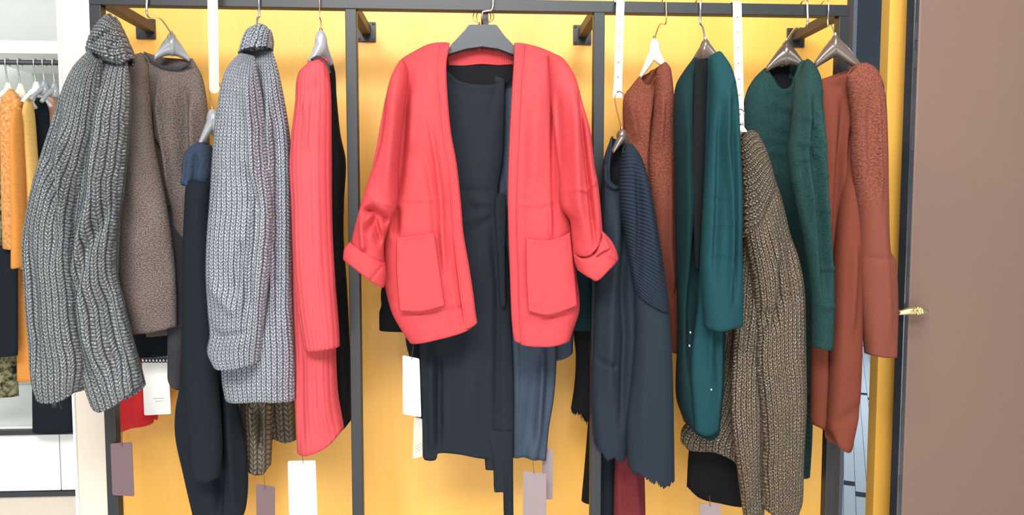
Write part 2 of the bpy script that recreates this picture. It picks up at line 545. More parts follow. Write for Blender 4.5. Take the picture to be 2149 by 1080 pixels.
def cloth(name, mat, parent, top, right, bottom, left, Y=0.0, B=0.06, nu=36, nv=70, folds=(), back_top=None,
          t0=0.15, neck=None, rip=None, wr=0.003, seed=1, stitch=None, fray=0.0, thick=0.0025, tilt=0.0,
          sq=2.4, tband=0.06, close_bottom=False, sheet=False, lean=0.0, bclose=0.0, l0=0.0, l0r=0.12, swap=False):
    """A hanging garment piece: front and back sheets between four outline curves (pixels on the plane y=Y),
    puffed out to a real depth B on each side and joined along both edges into a tube."""
    cf = coons(top, right, bottom, left, nu, nv)
    cb = coons(back_top, right, bottom, left, nu, nv) if back_top is not None else cf.copy()
    s = np.linspace(0, 1, nu + 1); v = np.linspace(0, 1, nv + 1)
    S, V = np.meshgrid(s, v)
    prof = np.clip(1 - np.abs(2 * S - 1) ** sq, 0, 1) ** 0.5
    env = t0 + (1 - t0) * (1 - np.exp(-V / tband))
    if neck:
        a, b = neck[0], neck[1]
        k = neck[2] if len(neck) > 2 else 0.6
        nb = 1 / (1 + np.exp(-(S - a) / 0.03)) * 1 / (1 + np.exp((S - b) / 0.03))
        env = np.maximum(env, nb * k)
    if bclose:
        env = env * (1 - (1 - bclose) * np.exp(-(1 - V) / 0.05))
    Yc = Y + tilt * (S - 0.5) + lean * V + l0 * np.exp(-V / l0r)

    def disp(c, side):
        px, py = c[..., 0], c[..., 1]
        d = np.zeros(px.shape)
        for f in folds:
            pts, wd, am = f[0], f[1], f[2]
            dist, sg = poly_dist(px, py, pts)
            if len(f) > 3 and f[3] == 's':
                d += am * np.exp(-(dist / wd) ** 2)
            else:
                d += 1.6 * am * sg * np.exp(-(dist / wd) ** 2)
        if rip:
            d += rip[0] * np.sin(2 * math.pi * rip[1] * S + rip[2] + 0.8 * np.sin(3 * V + seed)) * (0.25 + 0.75 * V)
        d += wr * vnoise(px / 16.0, py / 26.0, seed + (0 if side > 0 else 50))
        d += wr * 0.45 * vnoise(px / 7.0, py / 11.0, seed + 9 + (0 if side > 0 else 50))
        cr = vnoise(px / 15.0, py / 70.0, seed + 21 + (0 if side > 0 else 50))
        d += wr * 1.5 * (0.5 - np.abs(cr)) * np.clip(V * 3, 0, 1)
        return d

    # metric uv
    wm = np.mean(np.linalg.norm(cf[:, -1] - cf[:, 0], axis=1)) / 900.0 * 1.15
    lm = np.mean(np.linalg.norm(np.diff(cf, axis=0), axis=2).sum(0)) / 900.0
    sheets = []
    for side, c in ((1, cf), (-1, cb)):
        U = S * wm if side > 0 else -S * wm
        W = -V * lm
        if swap:
            U, W = W * 1.0, U * 1.0
        d = disp(c, side)
        if stitch:
            cw, rh, am = stitch
            fu = np.mod(U / cw, 1.0)
            d = d + am * (np.abs(np.sin(math.pi * U / cw)) ** 0.7 - 0.6)
        edge = np.clip(1 - np.abs(2 * S - 1) ** 6, 0, 1)
        off = B * prof * env + d * edge
        off = np.maximum(off, 0.0008 * edge)
        cc = c.copy()
        if fray:
            r = np.random.RandomState(seed + 3)
            j = r.uniform(-1, 1, nu + 1) * fray + fray * 0.5 * np.sin(s * 19)
            cc[..., 1] += np.exp(-(1 - V) * nv / 2.0) * j[None]
        Ys = Yc
        x, z = PN(cc[..., 0], cc[..., 1], Ys)
        y = Ys - side * off
        sheets.append((x, y, z, U, W))
    verts, uvs = [], []
    if sheet:
        x, y, z, U, W = sheets[0]
        ncol = nu + 1
        verts = np.stack([x, y, z], -1).reshape(-1, 3)
        uvv = np.stack([U, W], -1).reshape(-1, 2)
        wrap = False
    else:
        f, b = sheets
        X = [np.concatenate([f[i], b[i][:, ::-1][:, 1:-1]], axis=1) for i in range(5)]
        # back uv continues round
        ncol = X[0].shape[1]
        verts = np.stack([X[0], X[1], X[2]], -1).reshape(-1, 3)
        uvv = np.stack([X[3], X[4]], -1).reshape(-1, 2)
        wrap = True
    faces = []
    rows = nv + 1
    i = np.arange(nv)[:, None]; j = np.arange(ncol if wrap else ncol - 1)[None]
    j2 = (j + 1) % ncol
    q = np.stack([i * ncol + j, (i + 1) * ncol + j + 0 * i, (i + 1) * ncol + j2, i * ncol + j2], -1).reshape(-1, 4)
    faces = q.tolist()
    if close_bottom and wrap:
        base = nv * ncol
        for k in range(1, nu):
            a = base + k; bidx = base + (ncol - k) % ncol
            a2 = base + k + 1 if k + 1 <= nu else base + nu
            b2 = base + (ncol - k - 1) % ncol
            if k + 1 < nu:
                faces.append([a, bidx, b2, a2])
        faces.append([base, base + ncol - 1, base + 1])
        faces.append([base + nu, base + nu - 1, base + nu + 1])
    me = bpy.data.meshes.new(name)
    me.from_pydata(verts.tolist(), [], faces)
    uvl = me.uv_layers.new(name='UVMap')
    li = np.zeros(len(me.loops), dtype=np.int32)
    me.loops.foreach_get('vertex_index', li)
    uvl.data.foreach_set('uv', uvv[li].ravel())
    me.polygons.foreach_set('use_smooth', [True] * len(me.polygons))
    me.update()
    o = link(name, me, mat, parent)
    if thick:
        md = o.modifiers.new('thickness', 'SOLIDIFY')
        md.thickness = thick
        md.offset = -1
        md.use_even_offset = False
    return o


def threads(name, mat, parent, pts, Y, n, ln=14, seed=1):
    """frayed loose threads along an edge"""
    r = random.Random(seed)
    bm = bmesh.new()
    c = crv(pts, np.linspace(0, 1, n))
    for k in range(n):
        x, y = c[k]
        x += r.uniform(-3, 3)
        L = r.uniform(0.4, 1.0) * ln
        dx = r.uniform(-5, 5)
        yy = Y + r.uniform(-0.004, 0.004)
        pp = [P(x, y - 4, yy), P(x + dx * 0.4, y + L * 0.5, yy), P(x + dx + r.uniform(-2, 2), y + L, yy)]
        add_tube(bm, pp, [0.0007, 0.0006, 0.0003], 4)
    o = bm_obj(name, bm, mat, parent)
    return o


def hook_path(px, py, Y, lean=0):
    """wire from the hanger neck up over the top rail"""
    a = P(px, py, Y)
    zt = RAIL_TOP
    x = a.x + lean
    return [a, Vector((a.x + lean * 0.4, (Y - 0.02) / 2, a.z + (zt - a.z) * 0.35)), Vector((x, -0.021, zt - 0.05)),
            Vector((x, -0.0215, zt - 0.01)), Vector((x, -0.018, zt + 0.006)), Vector((x, 0.0, zt + 0.0125)),
            Vector((x, 0.018, zt + 0.006)), Vector((x, 0.021, zt - 0.012)), Vector((x, 0.023, zt - 0.02))]


def hanger(label, neck, lt, rt, mat, hookmat, Y=0.0, dl=-0.03, dr=0.03, nh=12, ah=9, th=0.007, name='clothes_hanger', hook='rail', flat=False,
           group=None, lean=0.0, hr=0.0017, sag=0.4, nth=None, rail=None):
    """neck, lt, rt in pixels; arms run to the tips lt and rt, dl/dr metres nearer or farther than the neck"""
    n = P(neck[0], neck[1], Y)
    T = thing(name, label, 'hanger', n, group)
    bm = bmesh.new()
    nth = nth or th * 1.5
    N = 14
    for tip, dd in ((lt, dl), (rt, dr)):
        e = P(tip[0], tip[1], Y + dd)
        h = (e - n)
        rings = []
        for i in range(N + 1):
            t = i / N
            p = n + Vector((h.x * t, h.y * t, h.z * (t ** (1 + sag) if sag > 0 else t)))
            ext = (nh * (1 - t) ** 1.6 + ah * (1 - (1 - t) ** 1.6) * (1 - 0.55 * t)) / 900.0
            tk = nth * (1 - t) ** 2 + th * (1 - (1 - t) ** 2) * (1 - 0.3 * t)
            side = Vector((h.x, h.y, 0)).normalized()
            nor = Vector((-side.y, side.x, 0))
            ring = []
            for k in range(12):
                a = 2 * math.pi * k / 12
                ca, sa = math.cos(a), math.sin(a)
                if flat:
                    ca = math.copysign(abs(ca) ** 0.4, ca); sa = math.copysign(abs(sa) ** 0.4, sa)
                ring.append(bm.verts.new(p + nor * (ca * tk) + Vector((0, 0, sa * ext))))
            rings.append(ring)
        for i in range(N):
            for k in range(12):
                bm.faces.new((rings[i][k], rings[i][(k + 1) % 12], rings[i + 1][(k + 1) % 12], rings[i + 1][k]))
        bm.faces.new(rings[-1]); bm.faces.new(rings[0])
    # neck block joining the arms
    dv = (P(rt[0], rt[1], Y + dr) - P(lt[0], lt[1], Y + dl)); dv.z = 0
    ang = math.atan2(dv.y, dv.x)
    bmn = bmesh.ops.create_uvsphere(bm, u_segments=14, v_segments=10, radius=1.0)
    for v in bmn['verts']:
        c = v.co
        v.co = Matrix.Rotation(ang, 3, 'Z') @ Vector((c.x * nh * (0.5 if nh > 20 else 0.8) / 900, c.y * nth, c.z * nh * 1.04 / 900)) + n
    bm_obj('hanger_body', bm, mat, T, smooth=not flat)
    bm = bmesh.new()
    top = n + Vector((0, 0, nh / 900.0 * 0.9))
    if hook == 'rail':
        pp = hook_path(neck[0], neck[1] - nh * 0.9, Y, lean)
        add_tube(bm, smooth_path(pp, 40), hr, 8)
    else:  # hook into a strap at the pixel `hook`
        e = P(hook[0], hook[1], Y)
        r = 0.011
        pp = [top, top * 0.5 + e * 0.5 + Vector((-0.006, 0, -0.004)), e + Vector((-r, -0.004, -0.006)), e + Vector((-r * 0.8, -0.006, 0.006)), e + Vector((0, 0.0, 0.012)),
              e + Vector((r * 0.9, 0.005, 0.006)), e + Vector((r, 0.006, -0.003))]
        add_tube(bm, smooth_path(pp, 34), hr, 8)
    bm_obj('hook', bm, hookmat, T, smooth=True)
    # swivel collar
    bm = bmesh.new()
    add_tube(bm, [top + Vector((0, 0, -0.002)), top + Vector((0, 0, 0.004)), top + Vector((0, 0, 0.0075))], [0.0042, 0.0042, 0.003], 12)
    bm_obj('swivel_collar', bm, hookmat, T, smooth=False)
    return T


def swing_tag(label, quad, mat, Y, cord=None, hole=True, group=None, lines=None, name='price_tag', th=0.0012, cordmat=None):
    """quad: four pixel corners TL TR BR BL; cord: pixel path down to the hole"""
    c = P(sum(q[0] for q in quad) / 4, quad[0][1], Y)
    T = thing(name, label, 'tag', c, group)
    pts = [P(q[0], q[1], Y) for q in quad]
    bm = bmesh.new()
    # rounded corners
    ring = []
    for i in range(4):
        a, b, d = pts[i - 1], pts[i], pts[(i + 1) % 4]
        r = 0.004
        p1 = b + (a - b).normalized() * r; p2 = b + (d - b).normalized() * r
        for k in range(4):
            t = k / 3
            ring.append((1 - t) ** 2 * p1 + 2 * t * (1 - t) * b + t * t * p2)
    fv = [bm.verts.new(p + Vector((0, -th / 2, 0))) for p in ring]
    bv = [bm.verts.new(p + Vector((0, th / 2, 0))) for p in ring]
    bm.faces.new(fv); bm.faces.new(bv[::-1])
    for i in range(len(fv)):
        j = (i + 1) % len(fv)
        bm.faces.new((fv[i], bv[i], bv[j], fv[j]))
    bm_obj('card', bm, mat, T)
    if cord:
        bm = bmesh.new()
        pp = [P(x, y, Y - 0.003) for x, y in cord]
        add_tube(bm, smooth_path(pp, 16), 0.0007, 5)
        bm_obj('cord', bm, cordmat or M['string'], T)
    if hole and cord:
        bm = bmesh.new()
        e = P(cord[-1][0], cord[-1][1], Y - th)
        bmesh.ops.create_cone(bm, cap_ends=False, segments=14, radius1=0.003, radius2=0.003, depth=0.0016,
                              matrix=Matrix.Translation(e) @ Matrix.Rotation(math.pi / 2, 4, 'X'))
        bm_obj('eyelet', bm, M['chrome'], T)
    if lines:
        bm = bmesh.new()
        for (x0, y0, x1, y1) in lines:
            a = P(x0, y0, Y - th / 2 - 0.0004); b = P(x1, y1, Y - th / 2 - 0.0004)
            add_tube(bm, [a, b], 0.0005, 4)
        bm_obj('printed_lines', bm, M['ink'], T)
    return T


# ------------------------------------------------------------------ the setting
WY = 0.25
def structure(o):
    o['kind'] = 'structure'
    return o


xl = P(205, 500, WY).x - 0.05
xr = P(1737, 900, WY).x
ZT = 2.6
structure(box('wall_back', (xl, WY, 0.0), (xr + 0.02, WY + 0.04, ZT), M['yellow']))
x2a = P(1838, 900, WY).x
x2b = P(1897, 500, WY).x + 0.25
structure(box('wall_right', (x2a, WY, 0.0), (x2b, WY + 0.04, ZT), M['yellow']))
xj = xr + 0.02
structure(box('trim_1', (xj, WY - 0.008, 0.0), (xj + 0.014, WY + 0.05, ZT), M['metal_brown']))
structure(box('floor', (-4.5, -8.0, -0.05), (7.0, 9.0, 0.0), M['storefloor']))
f2 = structure(box('trim_2', (xj + 0.014, WY + 0.0, 0.0), (4.9, 7.0, 0.006), M['tiles']))
structure(box('wall_passage', (1.0, 7.0, 0.0), (6.0, 7.1, 4.6), M['darkslate']))
structure(box('wall_passage_side', (xj + 0.014, WY + 0.04, 0.0), (xj + 0.05, 7.0, 4.6), M['darkslate']))
# pillar
pxl = P(127, 60, 0.20).x; pxr = P(204, 60, 0.20).x
structure(box('wall_pillar', (pxl, 0.20, 0.0), (pxr, 0.75, ZT), M['pillar'], bev=0.002))
structure(box('trim_3', (pxl - 0.006, 0.195, 0.0), (pxl, 0.75, ZT), M['trimwhite']))
# far bay on the left
structure(box('wall_left', (-4.0, 1.35, 0.0), (pxl + 0.1, 1.45, ZT + 0.4), M['greywall']))
sh = box('wall_shelf', (P(-60, 95, 1.0).x, 0.95, P(50, 112, 0.95).z), (pxl + 0.05, 1.35, P(50, 85, 0.95).z), M['trimwhite'], bev=0.002)
tag(sh, 'white shelf board high on the pale grey wall, above the far clothes rail', 'shelf')
# plinth cabinet under the far clothes
cab = thing('display_cabinet', 'low white glossy display cabinet with a dark top edge, at the lower left', 'cabinet', (P(60, 905, 0.72).x, 0.72, 0))
zt_ = P(60, 905, 0.73).z; zb_ = P(60, 1040, 0.73).z
cx0 = -3.0; cx1 = pxl - 0.01
box('cabinet_top', (cx0, 0.73, zt_ - 0.012), (cx1, 1.34, zt_ + 0.004), M['blackedge'], cab, 0.002)
box('worktop_slab', (cx0, 0.745, zt_ + 0.004), (cx1, 1.34, zt_ + 0.012), M['whitegloss'], cab, 0.002)
xd = P(115, 960, 0.71).x
box('door', (cx0, 0.742, zb_ + 0.012), (xd - 0.003, 0.765, zt_ - 0.014), M['whitegloss'], cab, 0.002)
box('door', (xd, 0.742, zb_ + 0.012), (cx1, 0.765, zt_ - 0.014), M['whitegloss'], cab, 0.002)
box('carcass', (cx0 + 0.01, 0.767, 0.0), (cx1, 1.33, zt_ - 0.014), M['pillar'], cab)
box('bottom_rail', (cx0, 0.735, zb_ - 0.006), (cx1, 0.766, zb_ + 0.010), M['blackedge'], cab, 0.001)
box('plinth', (cx0, 0.745, 0.0), (cx1, 0.766, zb_ - 0.008), M['pillar'], cab)

# brown door at the right, near
DY = 0.14
dx0 = P(1911, 500, DY).x
dr_ = thing('brown_door', 'mauve-brown panel door with a brass lever, at the right edge of the photo', 'door', (dx0 + 0.3, DY, 0))
dr_.name = 'door_1'
dr_['kind'] = 'structure'
box('door_leaf', (dx0 + 0.002, DY, 0.0), (dx0 + 0.85, DY + 0.04, ZT), M['door'], dr_, 0.004)
bm = bmesh.new()
add_box(bm, (dx0 - 0.005, DY + 0.018, ZT / 2), (0.012, 0.036, ZT), None, 0.002)
bm_obj('door_edge_strip', bm, plain('worn_dark_mirror_edge', srgb(84, 88, 96), 0.2, 0.7, noise=0.6, nscale=9), dr_)
bm = bmesh.new()
for z0 in (0.72, 0.9, 1.25, 1.62, 1.83, 1.9):
    add_box(bm, (dx0 - 0.005, DY - 0.001, z0), (0.007, 0.004, 0.045), None, 0.001)
bm_obj('edge_clip', bm, M['hanger_black'], dr_)
# lever handle
bm = bmesh.new()
hp = [P(1886, 656, DY - 0.035), P(1895, 655, DY - 0.04), P(1910, 652, DY - 0.042), P(1925, 651, DY - 0.04), P(1936, 652, DY - 0.036), P(1944, 654, DY - 0.032)]
add_tube(bm, smooth_path(hp, 24), [0.0065 + 0.0075 * math.sin(math.pi * min(1, (i / 23) * 1.02)) ** 1.5 * (0.4 + 0.6 * i / 23) for i in range(24)], 12)
for i, (x, y) in enumerate(((1926, 646), (1931, 647), (1935, 650), (1926, 657), (1931, 656), (1936, 655), (1920, 651), (1929, 651))):
    q = bmesh.ops.create_uvsphere(bm, u_segments=8, v_segments=6, radius=0.0050, matrix=Matrix.Translation(P(x, y, DY - 0.050)))
bm_obj('lever_handle', bm, M['brass'], dr_, smooth=True)
bm = bmesh.new()
add_tube(bm, [P(1890, 656, DY + 0.01), P(1890, 656, DY - 0.035)], 0.006, 12)
bm_obj('handle_stem', bm, M['brass'], dr_, smooth=True)

# ------------------------------------------------------------------ steel hanging rack
RW = 0.0125
zb = P(1000, 22, -RW).z
RAIL_TOP = zb + 0.026
rack = thing('clothes_rack', 'dark steel clothes rack of square tube fixed to the yellow wall', 'clothes rack', (0, 0, 0))
xpost = [P(206, 60, 0).x, P(738, 60, 0).x, P(1256, 60, 0).x, P(1766, 60, 0).x]
box('top_rail', (xpost[0] - RW, -RW, zb), (xpost[3] + RW, RW, RAIL_TOP), M['metal'], rack, 0.0015)
for x in xpost:
    box('post', (x - RW, -RW, 0.0), (x + RW, RW, zb), M['metal'], rack, 0.0015)
    box('bracket_arm', (x - 0.011 + (0.012 if x < -1 + 0.5 and x == xpost[0] else 0), RW, zb + 0.000), (x + 0.011 + (0.012 if x == xpost[0] else 0), WY - 0.004, zb + 0.024), M['metal_brown'], rack, 0.001)
    pl = box('wall_plate', (x - 0.024, WY - 0.006, zb - 0.016), (x + 0.024, WY, zb + 0.034), M['metal'], rack, 0.001)
    for sx in (-1, 1):
        for sz in (-0.010, 0.029):
            bm = bmesh.new()
            bmesh.ops.create_uvsphere(bm, u_segments=10, v_segments=6, radius=0.0035, matrix=Matrix.Translation((x + sx * 0.018, WY - 0.0065, zb + sz)) @ Matrix.Diagonal((1, 0.5, 1, 1)))
            s_ = bm_obj('screw', bm, M['metal_brown'], pl)
            s_.location = (0, 0, 0)
# short drop bar above the middle hanger
xm = P(1017, 35, 0.03).x
box('centre_bracket', (xm - 0.008, RW, zb - 0.03), (xm + 0.008, WY, zb - 0.012), M['metal_brown'], rack, 0.001)
box('centre_plate', (xm - 0.008, RW - 0.012, zb - 0.03), (xm + 0.008, RW - 0.001, zb), M['metal_brown'], rack, 0.001)

# ------------------------------------------------------------------ garments
def garment(name, label, cat, px, py, Y, group=None):
    return thing(name, label, cat, P(px, py, Y), group)


# ---- 1 grey chunky turtleneck, far left
g1 = garment('turtleneck_sweater', 'chunky grey marled turtleneck sweater, first garment at the left end of the rail', 'sweater', 235, 120, -0.03)
K = (0.0125, 0.0085, 0.0009)
cloth('body', M['grey_knit'], g1, [(195, 112), (225, 118), (268, 128)],
      [(268, 128), (272, 200), (266, 300), (256, 400), (246, 480), (243, 570), (254, 620), (270, 690), (290, 760), (301, 806)],
      [(205, 800), (214, 838), (232, 851), (268, 836), (301, 806)],
      [(195, 112), (165, 230), (150, 400), (152, 520), (160, 620), (172, 720), (205, 800)],
      Y=-0.085, B=0.052, nu=110, nv=160, stitch=K, wr=0.004, seed=3, thick=0.004,
      folds=[([(205, 180), (175, 330), (160, 440), (163, 600), (180, 740)], 12, -0.03), ([(240, 180), (225, 400), (195, 560), (215, 700), (250, 820)], 16, 0.018),
             ([(250, 420), (210, 520), (185, 640)], 9, -0.014), ([(235, 560), (250, 680), (275, 790)], 9, -0.012)])
cloth('sleeve', M['grey_knit'], g1, [(190, 106), (200, 112), (212, 130)],
      [(212, 130), (200, 250), (172, 380), (156, 450), (154, 520), (160, 620), (170, 700), (178, 765), (174, 812)],
      [(84, 815), (102, 832), (135, 834), (160, 826), (174, 812)],
      [(190, 106), (160, 142), (140, 185), (105, 290), (80, 365), (61, 450), (54, 515), (60, 610), (68, 720), (73, 785), (84, 815)],
      Y=-0.135, B=0.045, nu=84, nv=160, stitch=K, wr=0.004, seed=5, thick=0.004, t0=0.3,
      folds=[([(150, 210), (120, 330), (140, 420), (128, 560)], 12, -0.012), ([(160, 260), (150, 400), (135, 500)], 9, 0.012), ([(80, 480), (95, 640), (100, 780)], 10, -0.010)])
cloth('turtleneck_collar', M['grey_rib'], g1, [(222, 42), (236, 31), (247, 46)], [(247, 46), (262, 76), (274, 102), (280, 124)],
      [(184, 112), (210, 126), (240, 136), (266, 138), (280, 124)], [(222, 42), (205, 62), (193, 84), (184, 112)], Y=-0.085, B=0.055, nu=70, nv=50, stitch=(0.0145, 0.008, 0.0045), wr=0.002,
      bclose=0.5, swap=True, seed=8, t0=0.25, tband=0.25, thick=0.004, folds=[([(203, 105), (230, 88), (256, 68)], 4, -0.008), ([(262, 90), (252, 120), (262, 140)], 6, -0.008)])
threads('loose_threads', M['grey_knit'], g1, [(108, 830), (122, 834)], -0.135, 16, 26, 4)

# ---- red knit behind it
g3 = garment('red_sweater', 'bright red knit hem hanging out from behind the grey turtleneck and the taupe sweater', 'knit top', 280, 300, 0.10)
cloth('body', M['red_deep'], g3, [(262, 175), (285, 165), (310, 175)], [(310, 175), (330, 400), (332, 700), (326, 872)], [(238, 906), (262, 900), (300, 888), (326, 884), (326, 872)],
      [(262, 175), (238, 400), (230, 700), (232, 860), (238, 906)], Y=0.19, B=0.03, nu=24, nv=50, rip=(0.008, 2, 0), seed=2, wr=0.002)

# ---- 2 taupe sweater
g2 = garment('wool_sweater', 'taupe brown wool sweater with a dark hem, between the two grey turtlenecks', 'sweater', 345, 140, 0.0)
cloth('body', M['taupe'], g2, [(302, 108), (318, 128), (345, 141), (378, 143), (400, 132), (404, 122)],
      [(404, 122), (424, 160), (434, 215), (440, 320), (440, 500), (432, 690)], [(300, 705), (345, 700), (432, 690)],
      [(302, 108), (292, 130), (288, 300), (290, 500), (300, 705)], back_top=[(302, 108), (330, 116), (370, 120), (404, 122)],
      Y=0.118, B=0.038, nu=60, nv=90, neck=(0.04, 0.94, 0.55), seed=12, wr=0.003,
      folds=[([(330, 290), (342, 360), (352, 420), (362, 500)], 11, -0.03), ([(345, 160), (346, 240), (360, 330), (372, 440)], 6, 0.012), ([(318, 200), (325, 300), (338, 400)], 8, -0.022), ([(392, 180), (398, 400)], 14, -0.02), ([(410, 200), (420, 400)], 10, 0.012)])
cloth('neck_trim', M['taupe_dark'], g2, [(304, 110), (318, 126), (345, 138), (378, 140), (400, 130)], [(400, 130), (401, 135)],
      [(303, 114), (317, 131), (345, 144), (378, 146), (401, 135)], [(304, 110), (303, 114)], Y=0.096, B=0.006, nu=30, nv=4, wr=0, thick=0, t0=0.8)
cloth('sleeve', M['taupe'], g2, [(296, 110), (306, 118), (310, 132)],
      [(310, 132), (313, 200), (322, 300), (340, 385), (356, 470), (368, 570), (372, 684)],
      [(274, 699), (320, 694), (372, 684)],
      [(296, 110), (276, 120), (267, 140), (265, 200), (262, 300), (252, 400), (243, 500), (247, 590), (274, 699)],
      Y=0.022, B=0.03, nu=48, nv=90, seed=13, wr=0.003, t0=0.3, folds=[([(275, 180), (310, 178)], 3, 0.002), ([(300, 300), (300, 600)], 20, 0.006)])
cloth('sleeve', M['taupe_dark'], g2, [(345, 420), (360, 416), (380, 425)], [(380, 425), (390, 500), (390, 700), (384, 815)], [(356, 770), (362, 800), (376, 815), (384, 815)],
      [(345, 420), (348, 500), (354, 700), (356, 770)], Y=0.05, l0=0.09, l0r=0.25, B=0.02, nu=20, nv=60, seed=14, wr=0.003)
g2b = garment('camisole', 'dark navy camisole with a scalloped lace hem, under the taupe sweater', 'camisole', 320, 600, 0.04)
cloth('body', M['navy'], g2b, [(280, 560), (320, 560), (372, 560)], [(372, 560), (374, 660), (372, 744)], [(278, 757), (296, 750), (330, 747), (372, 744)], [(280, 560), (274, 660), (278, 757)],
      Y=0.105, B=0.012, nu=20, nv=30, wr=0.001)
# scalloped lace
bm = bmesh.new()
for k in range(9):
    cxp = 300 + k * 7.2
    pts = [P(cxp + 5.2 * math.cos(a), 747 + 13 * abs(math.sin(a)) ** 0.8 + 0, 0.088) for a in np.linspace(0, math.pi, 9)]
    add_tube(bm, pts, 0.0013, 5)
    pts = [P(cxp + 2.4 * math.cos(a), 749 + 4 * math.sin(a), 0.088) for a in np.linspace(0, 2 * math.pi, 9)]
    add_tube(bm, pts, 0.0008, 5)
    add_tube(bm, [P(cxp - 4, 744, 0.088), P(cxp + 3, 756, 0.088)], 0.0006, 4)
    add_tube(bm, [P(cxp + 4, 744, 0.088), P(cxp - 3, 756, 0.088)], 0.0006, 4)
add_tube(bm, [P(296, 744, 0.088), P(363, 744, 0.088)], 0.0011, 5)
bm_obj('lace_trim', bm, M['navy'], g2b)
hanger('pewter grey hanger holding the taupe sweater', (361, 93), (324, 122), (398, 126), M['hanger_grey'], M['chrome'], Y=0.112, dl=-0.015, dr=0.015, nh=24, ah=15, th=0.011, nth=0.018, hr=0.0026)
swing_tag('blank white price tag hanging below the lace of the navy camisole', [(297, 736), (352, 734), (359, 868), (303, 871)], M['white_card'], 0.135, [(328, 720), (327, 730), (326, 741)],
          lines=[(322, 836, 345, 835), (326, 842, 341, 841)])
swing_tag('mauve brown tag in front of the left post, below the red hem', [(232, 930), (277, 927), (282, 1041), (236, 1038)], M['brown_card'], -0.02, [(258, 890), (256, 912), (256, 934)])

# ---- 4 navy long dress on the strap
g4 = garment('knit_dress', 'long navy knit dress hung low from the clear strap, beside the left silver turtleneck', 'dress', 430, 330, -0.02)
cloth('body', M['navy'], g4, [(412, 302), (430, 318), (470, 330)], [(470, 330), (480, 600), (492, 800), (502, 860), (518, 940), (516, 1066), (480, 1130)],
      [(418, 1130), (450, 1136), (480, 1130)], [(412, 302), (400, 350), (390, 400), (385, 600), (378, 800), (368, 860), (368, 915), (384, 990), (404, 1075), (418, 1130)],
      Y=0.03, B=0.03, nu=44, nv=100, seed=21, wr=0.003, folds=[([(400, 420), (400, 800)], 14, 0.012), ([(462, 780), (468, 1080)], 8, -0.024), ([(488, 830), (500, 1060)], 10, 0.012)])
cloth('shoulder_yoke', M['navy_blue'], g4, [(412, 300), (426, 298), (444, 306)], [(444, 306), (446, 340), (440, 385), (428, 410)], [(384, 388), (400, 392), (428, 410)],
      [(412, 300), (392, 318), (384, 345), (384, 388)], Y=-0.01, B=0.03, nu=24, nv=30, seed=22, wr=0.004, t0=0.4, folds=[([(398, 330), (392, 385)], 5, 0.006), ([(420, 320), (412, 400)], 5, -0.008), ([(386, 378), (428, 396)], 3, 0.004)])
cloth('sleeve', M['navy'], g4, [(392, 380), (415, 378), (440, 385)], [(440, 385), (448, 600), (458, 800), (466, 930), (462, 998)], [(408, 985), (420, 1000), (440, 1003), (462, 998)],
      [(392, 380), (386, 500), (384, 700), (396, 850), (408, 985)], Y=-0.03, B=0.03, nu=24, nv=70, seed=23, wr=0.003, t0=0.5)
hanger('pewter hanger low on the clear strap, holding the navy dress', (446, 252), (414, 312), (468, 320), M['hanger_grey'], M['rosegold'], Y=-0.01, dl=-0.01, dr=0.04, nh=22, ah=17, th=0.010, hook=(449, 178), sag=0.1, hr=0.0013)

# ---- 5 silver turtleneck 2
g5 = garment('turtleneck_sweater', 'chunky silver-grey marled turtleneck sweater, beside the long coral red cardigan', 'sweater', 535, 120, -0.07)
K2 = (0.0115, 0.008, 0.0009)
cloth('body', M['grey_knit2'], g5, [(505, 112), (540, 108), (572, 105)], [(572, 105), (584, 150), (596, 210), (607, 280), (613, 360), (612, 500), (613, 640), (618, 760), (619, 838)],
      [(474, 826), (490, 833), (560, 830), (600, 834), (619, 838)], [(505, 112), (478, 250), (466, 450), (462, 650), (468, 790), (474, 826)],
      Y=-0.065, B=0.055, nu=100, nv=160, stitch=K2, wr=0.004, seed=31, thick=0.004,
      folds=[([(545, 130), (558, 250), (570, 400), (568, 560), (560, 700)], 9, -0.022), ([(585, 200), (592, 400), (590, 700)], 10, -0.014), ([(575, 190), (580, 400), (578, 600)], 10, 0.014)])
cloth('sleeve', M['grey_knit2'], g5, [(503, 112), (515, 114), (534, 118)], [(534, 118), (552, 220), (560, 320), (571, 440), (566, 560), (556, 660), (545, 758)],
      [(449, 761), (470, 768), (510, 764), (545, 758)], [(503, 112), (482, 138), (470, 165), (459, 220), (449, 310), (443, 400), (436, 500), (434, 575), (438, 650), (442, 700), (437, 735), (449, 761)],
      Y=-0.125, B=0.048, nu=96, nv=150, stitch=K2, wr=0.004, seed=33, thick=0.004, t0=0.3,
      folds=[([(530, 150), (540, 300), (545, 420)], 9, 0.01), ([(525, 340), (548, 440), (535, 560), (525, 690)], 9, -0.012), ([(520, 500), (505, 620)], 10, -0.010), ([(440, 690), (480, 700), (540, 690)], 8, -0.006), ([(460, 600), (500, 640)], 14, 0.008)])
cloth('turtleneck_collar', M['grey_knit2'], g5, [(516, 66), (545, 53), (563, 58), (570, 70)], [(570, 70), (572, 85), (571, 102)],
      [(503, 116), (525, 112), (550, 106), (571, 102)], [(516, 66), (511, 85), (503, 116)], Y=-0.08, B=0.05, nu=70, nv=36, stitch=(0.009, 0.008, 0.004), wr=0.002, seed=35, t0=0.35, tband=0.3, thick=0.004,
      folds=[([(540, 60), (555, 100)], 6, -0.006)])
hanger('dark hanger inside the silver turtleneck, only its flat chrome hook showing', (537, 72), (500, 128), (575, 128), M['hanger_dark'], M['chrome'], Y=-0.05, dl=-0.02, dr=0.02, nh=8, ah=6, th=0.006, hr=0.0026)

